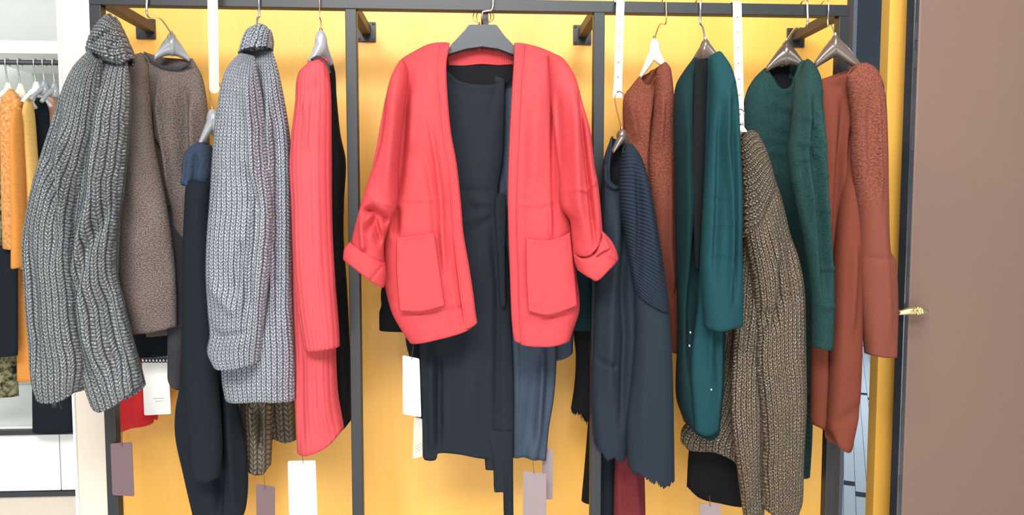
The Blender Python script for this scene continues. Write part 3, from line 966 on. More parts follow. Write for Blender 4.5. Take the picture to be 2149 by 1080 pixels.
# ---- 6 taupe cable sweater under it
g6 = garment('cable_sweater', 'mottled taupe cable sweater showing below the silver turtleneck', 'sweater', 560, 600, 0.03)
cloth('body', M['brown_mottled'], g6, [(520, 420), (560, 415), (605, 420)], [(605, 420), (612, 700), (622, 922)], [(503, 914), (530, 920), (575, 914), (600, 923), (622, 922)],
      [(520, 420), (504, 650), (499, 850), (503, 914)], Y=0.12, B=0.03, nu=40, nv=70, seed=41, wr=0.003, stitch=(0.02, 0.012, 0.003))
cloth('sleeve', M['brown_mottled'], g6, [(530, 640), (550, 638), (572, 642)], [(572, 642), (576, 760), (573, 880), (568, 975)], [(521, 975), (530, 985), (556, 988), (568, 975)],
      [(530, 640), (522, 760), (517, 880), (521, 975)], Y=0.07, B=0.028, nu=36, nv=70, seed=43, wr=0.003, stitch=(0.02, 0.012, 0.004), t0=0.4,
      folds=[([(545, 840), (552, 940)], 6, -0.012), ([(530, 850), (535, 900)], 6, 0.008)])
swing_tag('mauve brown tag on a thin cord below the mottled cable sleeve', [(537, 1015), (577, 1021), (577, 1120), (539, 1118)], M['brown_card'], -0.02, [(552, 985), (554, 1000), (556, 1023)])
swing_tag('large white tag hanging below the long coral red cardigan', [(604, 967), (662, 965), (667, 1110), (608, 1112)], M['white_card'], -0.05, [(634, 944), (635, 955), (636, 972)])

# ---- 7 long coral cardigan + black one
g7 = garment('long_cardigan', 'long coral red rib knit cardigan hanging side-on at the left post', 'cardigan', 668, 130, -0.06)
cloth('body', M['red_long'], g7, [(640, 140), (665, 122), (690, 124)], [(690, 124), (696, 300), (697, 500), (704, 700), (709, 820), (722, 897)],
      [(624, 946), (652, 944), (694, 925), (722, 897)], [(640, 140), (622, 300), (614, 500), (617, 650), (621, 760), (620, 840), (624, 946)],
      Y=-0.04, B=0.045, nu=36, nv=100, seed=51, wr=0.002, folds=[([(640, 720), (640, 930)], 10, -0.006), ([(680, 740), (695, 900)], 12, 0.006)])
cloth('sleeve', M['red_long'], g7, [(648, 134), (668, 120), (688, 124)], [(688, 124), (695, 200), (696, 350), (698, 480), (704, 590), (711, 680), (713, 726)],
      [(640, 735), (660, 731), (690, 727), (713, 726)], [(648, 134), (626, 156), (620, 220), (612, 290), (608, 350), (612, 430), (616, 560), (626, 660), (640, 735)],
      Y=-0.09, B=0.04, nu=36, nv=90, seed=52, wr=0.002, t0=0.35, folds=[([(625, 178), (655, 170), (670, 172)], 3, 0.003), ([(668, 172), (669, 182), (630, 188)], 3, 0.003), ([(648, 200), (655, 260), (650, 320)], 8, 0.006),
             ([(618, 380), (620, 600)], 4, -0.006), ([(672, 200), (676, 650)], 10, 0.004)])
cloth('collar_trim', M['taupe_dark'], g7, [(652, 123), (668, 117), (686, 128), (694, 150)], [(694, 150), (696, 152)], [(652, 127), (668, 121), (683, 132), (691, 153), (696, 152)], [(652, 123), (652, 127)],
      Y=-0.115, B=0.004, nu=24, nv=3, wr=0, thick=0, t0=0.9)
g7b = garment('black_cardigan', 'long black knit cardigan half hidden behind the coral red cardigan, against the left post', 'cardigan', 700, 200, 0.0)
cloth('body', M['black'], g7b, [(676, 125), (685, 108), (698, 128)], [(698, 128), (704, 155), (706, 200), (714, 280), (726, 340), (722, 420), (721, 500), (728, 600), (734, 720), (738, 879)],
      [(700, 900), (720, 897), (738, 879)], [(676, 125), (672, 300), (676, 600), (690, 800), (700, 900)], Y=0.055, B=0.03, nu=28, nv=90, seed=55, wr=0.003, back_top=[(676, 125), (688, 106), (698, 128)])
hanger('pewter hanger holding the long coral red cardigan', (674, 93), (650, 130), (694, 132), M['hanger_grey'], M['rosegold'], Y=-0.04, dl=-0.03, dr=0.03, nh=27, ah=15, th=0.010, nth=0.013, sag=0.0, hr=0.0014, lean=-0.006)

# ---- centre group
gc = garment('open_cardigan', 'coral red open wool cardigan with turned-back cuffs and two pockets, facing front in the middle', 'cardigan', 1010, 110, 0.0)
YF = -0.10
cloth('back_panel', M['red'], gc, [(838, 128), (870, 114), (900, 100), (945, 108), (1010, 104), (1078, 106), (1130, 106), (1165, 120), (1190, 135)],
      [(1190, 135), (1182, 300), (1182, 440), (1205, 560), (1214, 640), (1196, 708)], [(862, 712), (940, 690), (1040, 690), (1130, 700), (1196, 708)],
      [(838, 128), (832, 300), (830, 420), (806, 500), (808, 600), (830, 670), (862, 712)], Y=0.068, l0=-0.03, B=-0.01, nu=60, nv=60, sheet=True, wr=0.002, thick=0.003, t0=0.2)
cloth('front_panel', M['red'], gc, [(840, 128), (866, 115), (900, 99), (943, 91)],
      [(943, 91), (937, 135), (940, 210), (947, 280), (958, 340), (967, 420), (973, 490), (985, 560), (994, 620), (999, 660), (1002, 676)],
      [(860, 718), (882, 714), (930, 702), (975, 690), (1002, 676)],
      [(840, 128), (832, 200), (828, 300), (828, 400), (806, 470), (804, 540), (808, 600), (822, 655), (842, 692), (860, 718)],
      Y=YF + 0.03, l0=0.07, B=0.05, nu=72, nv=130, sheet=False, seed=61, wr=0.0022, t0=0.55, tband=0.12, thick=0.003, sq=3.0,
      folds=[([(834, 419), (880, 420), (928, 419)], 2.6, 0.0035), ([(860, 150), (850, 300), (835, 430)], 10, -0.012), ([(900, 240), (918, 340), (928, 420), (930, 480), (936, 640)], 6, 0.008),
             ([(890, 300), (905, 380), (912, 420), (915, 480), (945, 640), (958, 690)], 7, -0.006), ([(870, 200), (868, 330)], 18, 0.008), ([(848, 654), (900, 652), (998, 636)], 3, -0.004), ([(945, 480), (965, 600), (975, 680)], 8, -0.005),
             ([(836, 430), (834, 500)], 8, -0.014), ([(945, 120), (955, 300), (985, 500)], 8, 0.003)])
cloth('front_panel', M['red'], gc, [(1080, 91), (1128, 104), (1162, 118), (1188, 134)],
      [(1188, 134), (1186, 250), (1186, 370), (1192, 440), (1203, 480), (1208, 560), (1216, 620), (1216, 650), (1205, 685), (1196, 711)],
      [(1078, 712), (1100, 718), (1150, 719), (1196, 711)],
      [(1080, 91), (1077, 140), (1073, 200), (1068, 300), (1065, 400), (1066, 470), (1069, 560), (1072, 650), (1075, 690), (1078, 712)],
      Y=YF + 0.03, l0=0.07, B=0.05, nu=72, nv=130, seed=66, wr=0.0022, t0=0.55, tband=0.12, thick=0.003, sq=3.0,
      folds=[([(1074, 430), (1120, 429), (1175, 420)], 2.6, 0.0035), ([(1160, 180), (1156, 300), (1158, 420), (1160, 500)], 6, -0.008), ([(1130, 150), (1120, 300), (1118, 420)], 16, 0.006),
             ([(1170, 300), (1168, 420)], 7, 0.006), ([(1078, 664), (1130, 665), (1205, 650)], 3, -0.004), ([(1150, 430), (1150, 500)], 5, 0.005), ([(1100, 200), (1092, 420), (1095, 650)], 10, -0.004), ([(1120, 560), (1130, 640)], 14, 0.004)])
# rib bands down the opening
cloth('front_band', M['red_rib'], gc, [(922, 95), (932, 93), (944, 91)],
      [(944, 91), (937, 135), (940, 210), (947, 280), (958, 340), (967, 420), (973, 490), (985, 560), (994, 620), (999, 660), (1002, 676)],
      [(972, 691), (988, 684), (1002, 676)],
      [(922, 95), (914, 140), (918, 210), (926, 290), (938, 360), (944, 420), (950, 500), (958, 570), (964, 620), (970, 660), (972, 691)],
      l0=0.07, Y=YF - 0.004, B=0.010, nu=16, nv=110, wr=0.001, thick=0, t0=0.6, lean=0.0)
cloth('front_band', M['red_rib'], gc, [(1079, 91), (1090, 93), (1102, 96)],
      [(1102, 96), (1100, 140), (1096, 210), (1092, 300), (1088, 400), (1086, 480), (1090, 570), (1092, 660), (1096, 716)],
      [(1078, 712), (1088, 716), (1096, 716)],
      [(1079, 91), (1077, 140), (1073, 200), (1068, 300), (1065, 400), (1066, 470), (1069, 560), (1072, 650), (1075, 690), (1078, 712)],
      l0=0.07, Y=YF - 0.004, B=0.010, nu=16, nv=110, wr=0.001, thick=0, t0=0.6)
cloth('back_collar', M['red_rib'], gc, [(936, 96), (975, 106), (1012, 103), (1048, 105), (1084, 96)], [(1084, 96), (1082, 120), (1080, 134)], [(940, 137), (975, 138), (1012, 135), (1048, 137), (1080, 134)],
      [(936, 96), (938, 120), (940, 137)], Y=0.016, B=0.006, nu=40, nv=14, wr=0.001, thick=0)
# sleeves
cloth('sleeve', M['red'], gc, [(838, 128), (848, 132), (858, 150)],
      [(858, 150), (846, 250), (836, 350), (833, 430), (818, 470), (806, 510), (806, 556)],
      [(738, 508), (760, 522), (785, 540), (806, 556)],
      [(838, 128), (822, 160), (811, 200), (800, 255), (790, 312), (779, 360), (766, 400), (752, 450), (743, 485), (738, 508)],
      Y=YF - 0.03, l0=0.08, B=0.05, nu=56, nv=100, seed=71, wr=0.0025, t0=0.4, thick=0.003,
      folds=[([(812, 210), (800, 300), (784, 360)], 5, -0.010), ([(770, 400), (795, 424), (832, 432)], 3, 0.003), ([(762, 445), (785, 440), (810, 455), (820, 480)], 8, -0.022), ([(775, 490), (790, 460), (804, 520)], 8, -0.02),
             ([(766, 465), (770, 515)], 7, 0.012), ([(835, 170), (826, 300), (815, 420)], 12, 0.008)])
cf_ = cloth('cuff', M['red'], gc, [(735, 507), (762, 520), (788, 538), (808, 552)], [(808, 552), (810, 575), (806, 603)], [(720, 542), (745, 558), (778, 584), (806, 603)],
            [(735, 507), (723, 520), (720, 542)], Y=YF - 0.045, B=0.045, nu=40, nv=30, seed=73, wr=0.002, t0=0.75, thick=0.004, bclose=0.8, folds=[([(782, 583), (792, 572), (805, 556)], 2, -0.005)])
cloth('sleeve', M['red'], gc, [(1150, 112), (1172, 121), (1190, 134)],
      [(1190, 134), (1208, 168), (1222, 220), (1238, 275), (1246, 345), (1254, 385), (1259, 435), (1263, 486)],
      [(1203, 536), (1225, 536), (1243, 520), (1263, 486)],
      [(1150, 112), (1160, 250), (1172, 360), (1176, 430), (1196, 462), (1200, 500), (1203, 536)],
      Y=YF - 0.03, l0=0.08, B=0.05, nu=60, nv=110, seed=76, wr=0.0025, t0=0.4, thick=0.003,
      folds=[([(1180, 404), (1205, 398), (1226, 402), (1252, 372)], 3, 0.004), ([(1208, 200), (1220, 300), (1232, 400), (1242, 520)], 5, -0.016), ([(1195, 180), (1200, 300), (1205, 420), (1222, 510)], 12, 0.014),
             ([(1165, 190), (1170, 300), (1172, 380)], 8, -0.014), ([(1178, 440), (1200, 455)], 6, 0.004)])
cloth('cuff', M['red'], gc, [(1203, 534), (1222, 540), (1242, 530), (1254, 505), (1263, 483)], [(1263, 483), (1282, 503), (1292, 522), (1297, 541)], [(1212, 566), (1228, 577), (1246, 586), (1270, 566), (1297, 541)],
      [(1203, 534), (1206, 550), (1212, 566)], Y=YF - 0.06, B=0.045, nu=44, nv=34, seed=78, wr=0.002, t0=0.75, thick=0.004, bclose=0.8, folds=[([(1246, 536), (1258, 528), (1270, 522)], 2, -0.006), ([(1262, 500), (1272, 530), (1290, 540)], 6, 0.006)])
# pockets
cloth('patch_pocket', M['red'], gc, [(832, 499), (870, 495), (911, 487)], [(911, 487), (922, 560), (934, 640)], [(838, 651), (885, 652), (934, 640)], [(832, 499), (832, 570), (838, 651)],
      Y=YF - 0.028, B=0.004, nu=36, nv=50, seed=81, wr=0.0012, t0=0.8, thick=0.002, sq=8, folds=[([(834, 508), (870, 504), (912, 496)], 2, -0.002), ([(834, 516), (870, 512), (913, 504)], 2, -0.0015)])
cloth('patch_pocket', M['red'], gc, [(1103, 500), (1125, 503), (1150, 504), (1175, 498), (1197, 487)], [(1197, 487), (1206, 570), (1212, 640)], [(1108, 652), (1150, 660), (1212, 640)], [(1103, 500), (1104, 570), (1108, 652)],
      Y=YF - 0.028, B=0.004, nu=36, nv=50, seed=83, wr=0.0012, t0=0.8, thick=0.002, sq=8, folds=[([(1104, 510), (1150, 513), (1198, 497)], 2, -0.002), ([(1104, 517), (1150, 520), (1198, 504)], 2, -0.0015)])
# black hanger
hc = thing('clothes_hanger', 'wide flat black hanger carrying the coral red open cardigan in the middle', 'hanger', P(1012, 60, -0.01))
bm = bmesh.new()
prof_ = [(984, 51), (1042, 51), (1060, 76), (1080, 96), (1084, 110), (1120, 118), (1160, 140), (1156, 148), (1110, 132), (1080, 113), (1046, 100), (1012, 97), (978, 100), (944, 112), (910, 130), (868, 146), (864, 138), (905, 118), (940, 108), (944, 96), (966, 76)]
fr = [bm.verts.new(P(x, y, -0.018) ) for x, y in prof_]
bk = [bm.verts.new(P(x, y, -0.018) + Vector((0, 0.026, 0))) for x, y in prof_]
bm.faces.new(fr); bm.faces.new(bk[::-1])
for i in range(len(fr)):
    j = (i + 1) % len(fr)
    bm.faces.new((fr[i], fr[j], bk[j], bk[i]))
bmesh.ops.bevel(bm, geom=list(bm.edges), offset=0.002, segments=2, affect='EDGES')
bm_obj('hanger_body', bm, M['hanger_black'], hc)
bm = bmesh.new()
pp = [P(1012, 52, -0.004), P(1011, 38, -0.02), P(1013, 24, -0.028), P(1031, 22, -0.028), P(1034, 16, -0.026), P(1035, 0, -0.022), P(1035, -12, -0.019)]
a_ = pp[-1]
pp += [Vector((a_.x, -0.01, RAIL_TOP + 0.006)), Vector((a_.x, 0.005, RAIL_TOP + 0.007)), Vector((a_.x, 0.018, RAIL_TOP)), Vector((a_.x, 0.02, RAIL_TOP - 0.015))]
add_tube(bm, pp, 0.0022, 8)
bm_obj('hook', bm, M['chrome'], hc, smooth=True)

# dresses beneath the cardigan
gd = garment('wrap_dress', 'dark slate jersey dress with an uneven hem, worn under the coral red open cardigan', 'dress', 1010, 200, 0.0)
cloth('body', M['slate'], gd, [(905, 144), (938, 151), (960, 169), (985, 177), (1012, 180), (1036, 178), (1050, 173), (1060, 166)],
      [(1060, 166), (1059, 250), (1056, 330), (1046, 402), (1052, 450), (1066, 540), (1072, 650), (1078, 800), (1079, 958)],
      [(887, 956), (892, 963), (914, 962), (920, 948), (960, 948), (1000, 955), (1040, 960), (1079, 958)],
      [(905, 144), (905, 300), (900, 450), (890, 600), (880, 720), (885, 840), (887, 956)],
      back_top=[(905, 140), (960, 141), (1012, 142), (1040, 158), (1060, 166)], Y=0.008, B=0.016, nu=70, nv=110, seed=91, neck=(0.12, 0.85, 0.85), wr=0.002,
      folds=[([(938, 156), (960, 174), (985, 182), (1012, 185), (1036, 183), (1056, 172)], 3, 0.003), ([(938, 163), (960, 181), (985, 189), (1012, 192), (1036, 190), (1056, 179)], 2.5, -0.002), ([(905, 720), (906, 950)], 8, 0.014), ([(922, 730), (922, 945)], 6, -0.012), ([(990, 500), (985, 940)], 22, 0.006),
             ([(1030, 450), (1045, 600), (1042, 940)], 8, -0.008), ([(1000, 420), (1040, 425)], 10, 0.005), ([(960, 400), (1045, 405)], 6, -0.004), ([(960, 470), (1040, 440)], 6, 0.003), ([(970, 500), (1042, 450)], 5, -0.003)])
cloth('neck_shade', M['black'], gd, [(934, 139), (960, 138), (1012, 137), (1050, 138), (1088, 139)], [(1088, 139), (1086, 156)], [(936, 190), (1010, 200), (1050, 182), (1086, 156)], [(934, 139), (933, 160), (936, 190)],  # black sheet painting the shade inside the dress neck
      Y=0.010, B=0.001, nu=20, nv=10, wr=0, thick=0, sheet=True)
cloth('hem_tail', M['slate'], gd, [(1010, 900), (1040, 900), (1077, 905)], [(1077, 905), (1077, 1000), (1078, 1110)], [(1019, 985), (1044, 985), (1044, 990), (1037, 1027), (1056, 1030), (1062, 1105), (1078, 1110)], [(1010, 900), (1015, 940), (1019, 985)],
      Y=-0.002, B=0.012, nu=40, nv=40, wr=0.001, seed=93)
cloth('waist_tie', M['slate'], gd, [(1042, 408), (1052, 404), (1062, 410)], [(1062, 410), (1062, 470), (1060, 530), (1062, 640)], [(1050, 640), (1056, 644), (1062, 640)], [(1042, 408), (1039, 440), (1044, 520), (1050, 640)],
      Y=-0.014, B=0.003, nu=14, nv=60, wr=0.001, seed=94)
gd2 = garment('knit_dress', 'slate blue ribbed knit dress showing on the right below the coral red cardigan', 'dress', 1100, 300, 0.05)
cloth('body', M['slate2'], gd2, [(1000, 182), (1040, 177), (1064, 165), (1098, 140)], [(1098, 140), (1120, 350), (1158, 600), (1168, 740), (1163, 830), (1152, 900), (1146, 966)], [(1040, 950), (1075, 955), (1108, 958), (1146, 966)],
      [(1000, 160), (1010, 400), (1030, 700), (1040, 950)], Y=0.042, B=0.016, nu=50, nv=90, seed=95, wr=0.002, rip=(0.006, 3, 1.0), folds=[([(1125, 720), (1112, 940)], 9, -0.01), ([(1140, 720), (1130, 950)], 8, 0.01)])
cloth('sleeve', M['slate2'], gd2, [(1150, 560), (1175, 560), (1196, 570)], [(1196, 570), (1204, 660), (1202, 738)], [(1160, 756), (1180, 750), (1202, 738)], [(1150, 560), (1155, 660), (1160, 756)], Y=0.10, B=0.02, nu=16, nv=30, seed=96)
gd3 = garment('black_skirt', 'plain black garment peeking out between the left cuff and hem of the coral cardigan', 'skirt', 820, 640, 0.09)
cloth('body', M['black'], gd3, [(802, 596), (830, 590), (880, 590)], [(880, 590), (882, 640), (884, 694)], [(796, 692), (830, 692), (884, 694)], [(802, 596), (799, 620), (800, 640), (796, 655), (796, 692)], Y=0.10, B=0.03, nu=20, nv=24, seed=97, wr=0.001)
cloth('lining', M['navy'], gd3, [(850, 660), (870, 660), (890, 660)], [(890, 660), (892, 780), (892, 895)], [(875, 893), (884, 894), (892, 895)], [(850, 660), (852, 720), (862, 760), (875, 893)], Y=0.10, B=0.02, nu=14, nv=24, seed=98, wr=0.001)
for k, (hx, mt_) in enumerate(((997, 'rosegold'), (1004, 'rosegold'), (1026, 'rosegold'), (1032, 'brass'))):
    hk = thing('hanger_hook', ['thin copper hook, outermost on the left of the black hanger neck', 'thin copper hook just left of the black hanger neck',
                               'thin copper hook just right of the black hanger neck', 'thin brass hook, outermost on the right of the black hanger neck'][k], 'hook', P(hx, 40, 0.03))
    bm = bmesh.new()
    sgn = -1 if hx < 1012 else 1
    yk = 0.012 + 0.005 * k
    pp = [P(1012 + sgn * 6, 50 + k % 2, yk), P(hx + sgn * 2, 42, yk), P(hx + sgn * 4, 34, yk), P(hx + sgn * 1, 26, yk), P(hx - sgn * 3, 22, yk), P(hx - sgn * 3, 18, yk)]
    add_tube(bm, smooth_path(pp, 18), 0.0012, 6)
    bm_obj('wire', bm, M[mt_], hk, smooth=True)
    bm = bmesh.new()
    add_tube(bm, [P(1012 + sgn * 6, 52, yk), P(1012 + sgn * 6, 47, yk)], 0.002, 8)
    bm_obj('collar', bm, M[mt_], hk, smooth=True)
swing_tag('white tag hanging left of the slate dress, below the left hem of the coral cardigan', [(845, 745), (880, 752), (884, 875), (846, 868)], M['white_card'], -0.0, [(868, 722), (866, 736), (864, 754)], lines=[(858, 838, 876, 841)])
swing_tag('translucent care label with small print, under the white tag left of the slate dress', [(869, 874), (886, 878), (887, 957), (866, 962)], M['clear'], 0.01, None,
          lines=[(871, 943, 886, 934), (871, 949, 886, 940), (871, 938, 886, 929)], name='care_label')
swing_tag('warm grey tag in front, below the slate blue dress', [(1098, 987), (1146, 993), (1147, 1110), (1097, 1110)], M['grey_card'], 0.02, [(1118, 955), (1119, 972), (1121, 991)])
swing_tag('warm grey tag behind the other one, right of the slate blue dress hem', [(1138, 940), (1161, 942), (1160, 1048), (1138, 1046)], M['grey_card'], 0.06, [(1146, 925), (1146, 935), (1147, 944)])

# ---- strap helper
def strap(label, px, y0, y1, wpx, mat, holes, Y=-0.03, drift=0, endr=1.2, hr_=2.6):
    T = thing('hanging_strap', label, 'strap', P(px, y0, Y))
    bm = bmesh.new()
    n = len(holes)
    hw = wpx / 2.0
    ys = [y0] + [(holes[i] + holes[i + 1]) / 2 for i in range(n - 1)] + [y1]
    for i, hy in enumerate(holes):
        a, b = ys[i], ys[i + 1]
        ca = px + drift * (hy - y0) / (y1 - y0)
        outer, inner = [], []
        kk = 16
        for q in range(kk):
            an = 2 * math.pi * q / kk
            c_, s_ = math.cos(an), math.sin(an)
            m_ = max(abs(c_), abs(s_))
            ox, oy = c_ / m_, s_ / m_
            yy = hy + (oy * (b - hy) if oy > 0 else oy * (hy - a))
            xo = px + drift * (yy - y0) / (y1 - y0) + ox * hw * (endr if i == n - 1 and oy >= -0.2 else 1)
            outer.append(bm.verts.new(P(xo, yy, Y)))
            inner.append(bm.verts.new(P(ca + c_ * hr_, hy + s_ * hr_, Y)))
        for q in range(kk):
            r_ = (q + 1) % kk
            bm.faces.new((outer[q], outer[r_], inner[r_], inner[q]))
    bmesh.ops.remove_doubles(bm, verts=bm.verts, dist=0.0004)
    o = bm_obj('perforated_strip', bm, mat, T)
    md = o.modifiers.new('t', 'SOLIDIFY'); md.thickness = 0.0018
    # top loop over the rail
    c = P(px, y0, Y)
    bm = bmesh.new()
    hwm = hw / 900.0
    path = [Vector((c.x, Y, c.z)), Vector((c.x, -0.02, RAIL_TOP - 0.004)), Vector((c.x, -0.015, RAIL_TOP + 0.0035)), Vector((c.x, 0.015, RAIL_TOP + 0.0035)), Vector((c.x, 0.017, RAIL_TOP - 0.02))]
    vs = [(bm.verts.new(p + Vector((-hwm, 0, 0))), bm.verts.new(p + Vector((hwm, 0, 0)))) for p in path]
    for a, b in zip(vs[:-1], vs[1:]):
        bm.faces.new((a[0], a[1], b[1], b[0]))
    o = bm_obj('rail_loop', bm, mat, T)
    md = o.modifiers.new('t', 'SOLIDIFY'); md.thickness = 0.0016
    return T


t_ = thing('hanging_strap', 'clear frosted plastic strap with a rounded end, looped on the rail above the navy dress', 'strap', P(447, -6, -0.05))
for k_, (dx_, w_) in enumerate(((0, 11.5),)):
    bm = bmesh.new()
    ol = [(447 - 12, -4), (447 + 10, -4)] + [(460, 180)] + [(450 + 11 * math.cos(a_), 184 + 12 * math.sin(a_)) for a_ in np.linspace(0.2, math.pi - 0.2, 10)] + [(439, 180)]
    fr = [bm.verts.new(P(x, y, -0.051)) for x, y in ol]; bk = [bm.verts.new(P(x, y, -0.049)) for x, y in ol]
    bm.faces.new(fr); bm.faces.new(bk[::-1])
    for i in range(len(fr)):
        j = (i + 1) % len(fr); bm.faces.new((fr[i], fr[j], bk[j], bk[i]))
    bm_obj('plastic_strip', bm, M['clear'], t_)
bm = bmesh.new()
c_ = P(447, -4, -0.05)
pth = [c_, Vector((c_.x, -0.02, RAIL_TOP - 0.002)), Vector((c_.x, -0.015, RAIL_TOP + 0.0035)), Vector((c_.x, 0.015, RAIL_TOP + 0.0035)), Vector((c_.x, 0.017, RAIL_TOP - 0.02))]
vs_ = [(bm.verts.new(p + Vector((-0.012, 0, 0))), bm.verts.new(p + Vector((0.012, 0, 0)))) for p in pth]
for a_, b_ in zip(vs_[:-1], vs_[1:]):
    bm.faces.new((a_[0], a_[1], b_[1], b_[0]))
o_ = bm_obj('rail_loop', bm, M['clear'], t_)
md = o_.modifiers.new('t', 'SOLIDIFY'); md.thickness = 0.0016
strap('white perforated plastic strap holding the slate navy sweater', 1302, 2, 205, 17, M['hanger_white'], [34, 66, 98, 131, 162, 193], Y=-0.04, drift=-6, endr=1.15)
strap('white perforated plastic strap holding the bronze chunky sweater', 1547, 4, 270, 18, M['hanger_white'], [37, 68, 100, 133, 166, 200, 240], Y=-0.02, drift=6, endr=1.0)

# ---- 9 slate navy sweater with frayed hem
g9 = garment('frayed_sweater', 'slate navy rib sweater with raw frayed hems, right of the middle post', 'sweater', 1300, 320, -0.06)
cloth('body', M['navy_plain'], g9, [(1284, 285), (1276, 330), (1276, 378), (1288, 390), (1303, 388), (1320, 345), (1326, 302)],
      [(1326, 302), (1350, 420), (1360, 600), (1350, 800), (1322, 950)], [(1248, 922), (1262, 946), (1290, 956), (1322, 950)],
      [(1284, 285), (1268, 330), (1262, 400), (1252, 560), (1246, 700), (1240, 830), (1248, 922)], back_top=[(1284, 285), (1296, 296), (1326, 302)],
      Y=-0.07, B=0.04, nu=60, nv=100, seed=101, neck=(0.05, 0.95, 0.8), wr=0.003, fray=5,
      folds=[([(1312, 400), (1300, 600), (1305, 700), (1295, 900)], 8, -0.014), ([(1290, 420), (1278, 600), (1270, 850)], 12, 0.012), ([(1240, 745), (1280, 760)], 5, -0.008)])
cloth('neck_shade', M['black'], g9, [(1282, 288), (1298, 294), (1324, 304)], [(1324, 304), (1322, 350), (1316, 410)], [(1268, 405), (1290, 412), (1316, 410)], [(1282, 288), (1270, 330), (1268, 405)],  # shade in the neck opening, put in as a black sheet
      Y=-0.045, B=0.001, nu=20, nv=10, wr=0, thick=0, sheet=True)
cloth('neck_trim', M['navy_knit'], g9, [(1272, 345), (1276, 378), (1288, 389), (1303, 387)], [(1303, 387), (1302, 393)], [(1267, 347), (1271, 382), (1287, 395), (1302, 393)], [(1272, 345), (1267, 347)], Y=-0.107, B=0.004, nu=20, nv=4, wr=0, thick=0, t0=.8)
cloth('sleeve', M['navy_knit'], g9, [(1306, 318), (1314, 303), (1327, 302)],
      [(1327, 302), (1346, 332), (1359, 372), (1369, 420), (1381, 490), (1395, 580), (1403, 655)],
      [(1334, 622), (1355, 635), (1380, 648), (1403, 655)],
      [(1306, 318), (1300, 400), (1312, 500), (1326, 580), (1334, 622)], Y=-0.125, B=0.038, nu=44, nv=70, seed=103, wr=0.002, t0=0.4,
      folds=[([(1330, 340), (1335, 450), (1334, 600)], 6, -0.008), ([(1345, 360), (1360, 480), (1375, 600)], 12, 0.008)])
sl9 = cloth('lower_sleeve', M['navy_plain'], g9, [(1333, 618), (1355, 632), (1380, 646), (1403, 652)], [(1403, 652), (1408, 720), (1412, 820), (1415, 1004)],
            [(1317, 978), (1345, 990), (1380, 1006), (1415, 1004)], [(1333, 618), (1334, 700), (1326, 800), (1316, 880), (1317, 978)], Y=-0.125, B=0.037, nu=56, nv=80, seed=105, wr=0.002, fray=5, t0=0.9,
            folds=[([(1345, 700), (1340, 960)], 12, 0.004)])
threads('fringe', M['navy_plain'], g9, [(1340, 986), (1380, 1004), (1414, 1002)], -0.12, 60, 14, 7)['kind'] = 'stuff'
threads('fringe', M['navy_plain'], g9, [(1248, 922), (1262, 946), (1290, 955), (1318, 948)], -0.06, 50, 14, 9)['kind'] = 'stuff'
hanger('gunmetal hanger low on the white strap, in the neck of the slate navy sweater', (1305, 286), (1286, 318), (1324, 316), M['hanger_dark'], M['rosegold'], Y=-0.07, dl=-0.02, dr=0.02, nh=14, ah=9, th=0.008, nth=0.012, hook=(1300, 203), sag=0.0, hr=0.0013)
# black frayed knit and teal one behind, left of it
g9b = garment('frayed_knit', 'black knit with a frayed hem, behind the middle post right of the coral cardigan', 'knit top', 1230, 600, 0.05)
cloth('body', M['black'], g9b, [(1228, 480), (1250, 470), (1285, 480)], [(1285, 480), (1290, 700), (1270, 890)], [(1198, 858), (1215, 865), (1235, 884), (1270, 890)],
      [(1228, 480), (1206, 640), (1204, 700), (1208, 740), (1206, 800), (1198, 858)], Y=0.10, B=0.025, nu=40, nv=60, seed=111, fray=5, wr=0.003)
threads('fringe', M['black'], g9b, [(1199, 856), (1215, 864), (1238, 884)], 0.06, 30, 12, 17)['kind'] = 'stuff'
g9c = garment('teal_sweater', 'dark teal knit edge beside the coral cardigan, above the black frayed knit', 'knit top', 1220, 600, 0.03)
cloth('body', M['teal_dark'], g9c, [(1205, 440), (1230, 436), (1255, 440)], [(1255, 440), (1252, 600), (1248, 690)], [(1196, 691), (1220, 692), (1248, 690)], [(1205, 440), (1196, 600), (1196, 691)], Y=0.04, B=0.018, nu=20, nv=40, seed=113)
g9d = garment('trousers', 'black trousers hanging behind the middle post, left of the maroon pair', 'trousers', 1260, 900, 0.07)
for (a, b, c, d) in (((1236, 860), (1262, 860), (1262, 1048), (1220, 1050)), ((1256, 900), (1296, 900), (1290, 1076), (1252, 1078))):
    cloth('leg', M['black'] if a[0] < 1250 else M['navy'], g9d, [a, ((a[0] + b[0]) / 2, a[1]), b], [b, ((b[0] + c[0]) / 2, 960), c], [d, ((c[0] + d[0]) / 2, c[1] + 4), c], [a, ((a[0] + d[0]) / 2, 960), d],
          Y=0.11 if a[0] < 1250 else 0.045, B=0.02, nu=16, nv=30, seed=115, wr=0.002)
g9e = garment('trousers', 'maroon red trousers below the slate navy sweater', 'trousers', 1320, 900, 0.02)
cloth('leg', M['maroon'], g9e, [(1296, 880), (1315, 876), (1345, 880)], [(1345, 880), (1352, 980), (1356, 1140)], [(1287, 1140), (1320, 1144), (1356, 1140)], [(1296, 880), (1290, 980), (1287, 1140)], Y=-0.0, B=0.03, nu=24, nv=40, seed=117, wr=0.002,
      folds=[([(1300, 960), (1310, 1080)], 7, -0.006), ([(1325, 960), (1335, 1080)], 8, 0.006)])

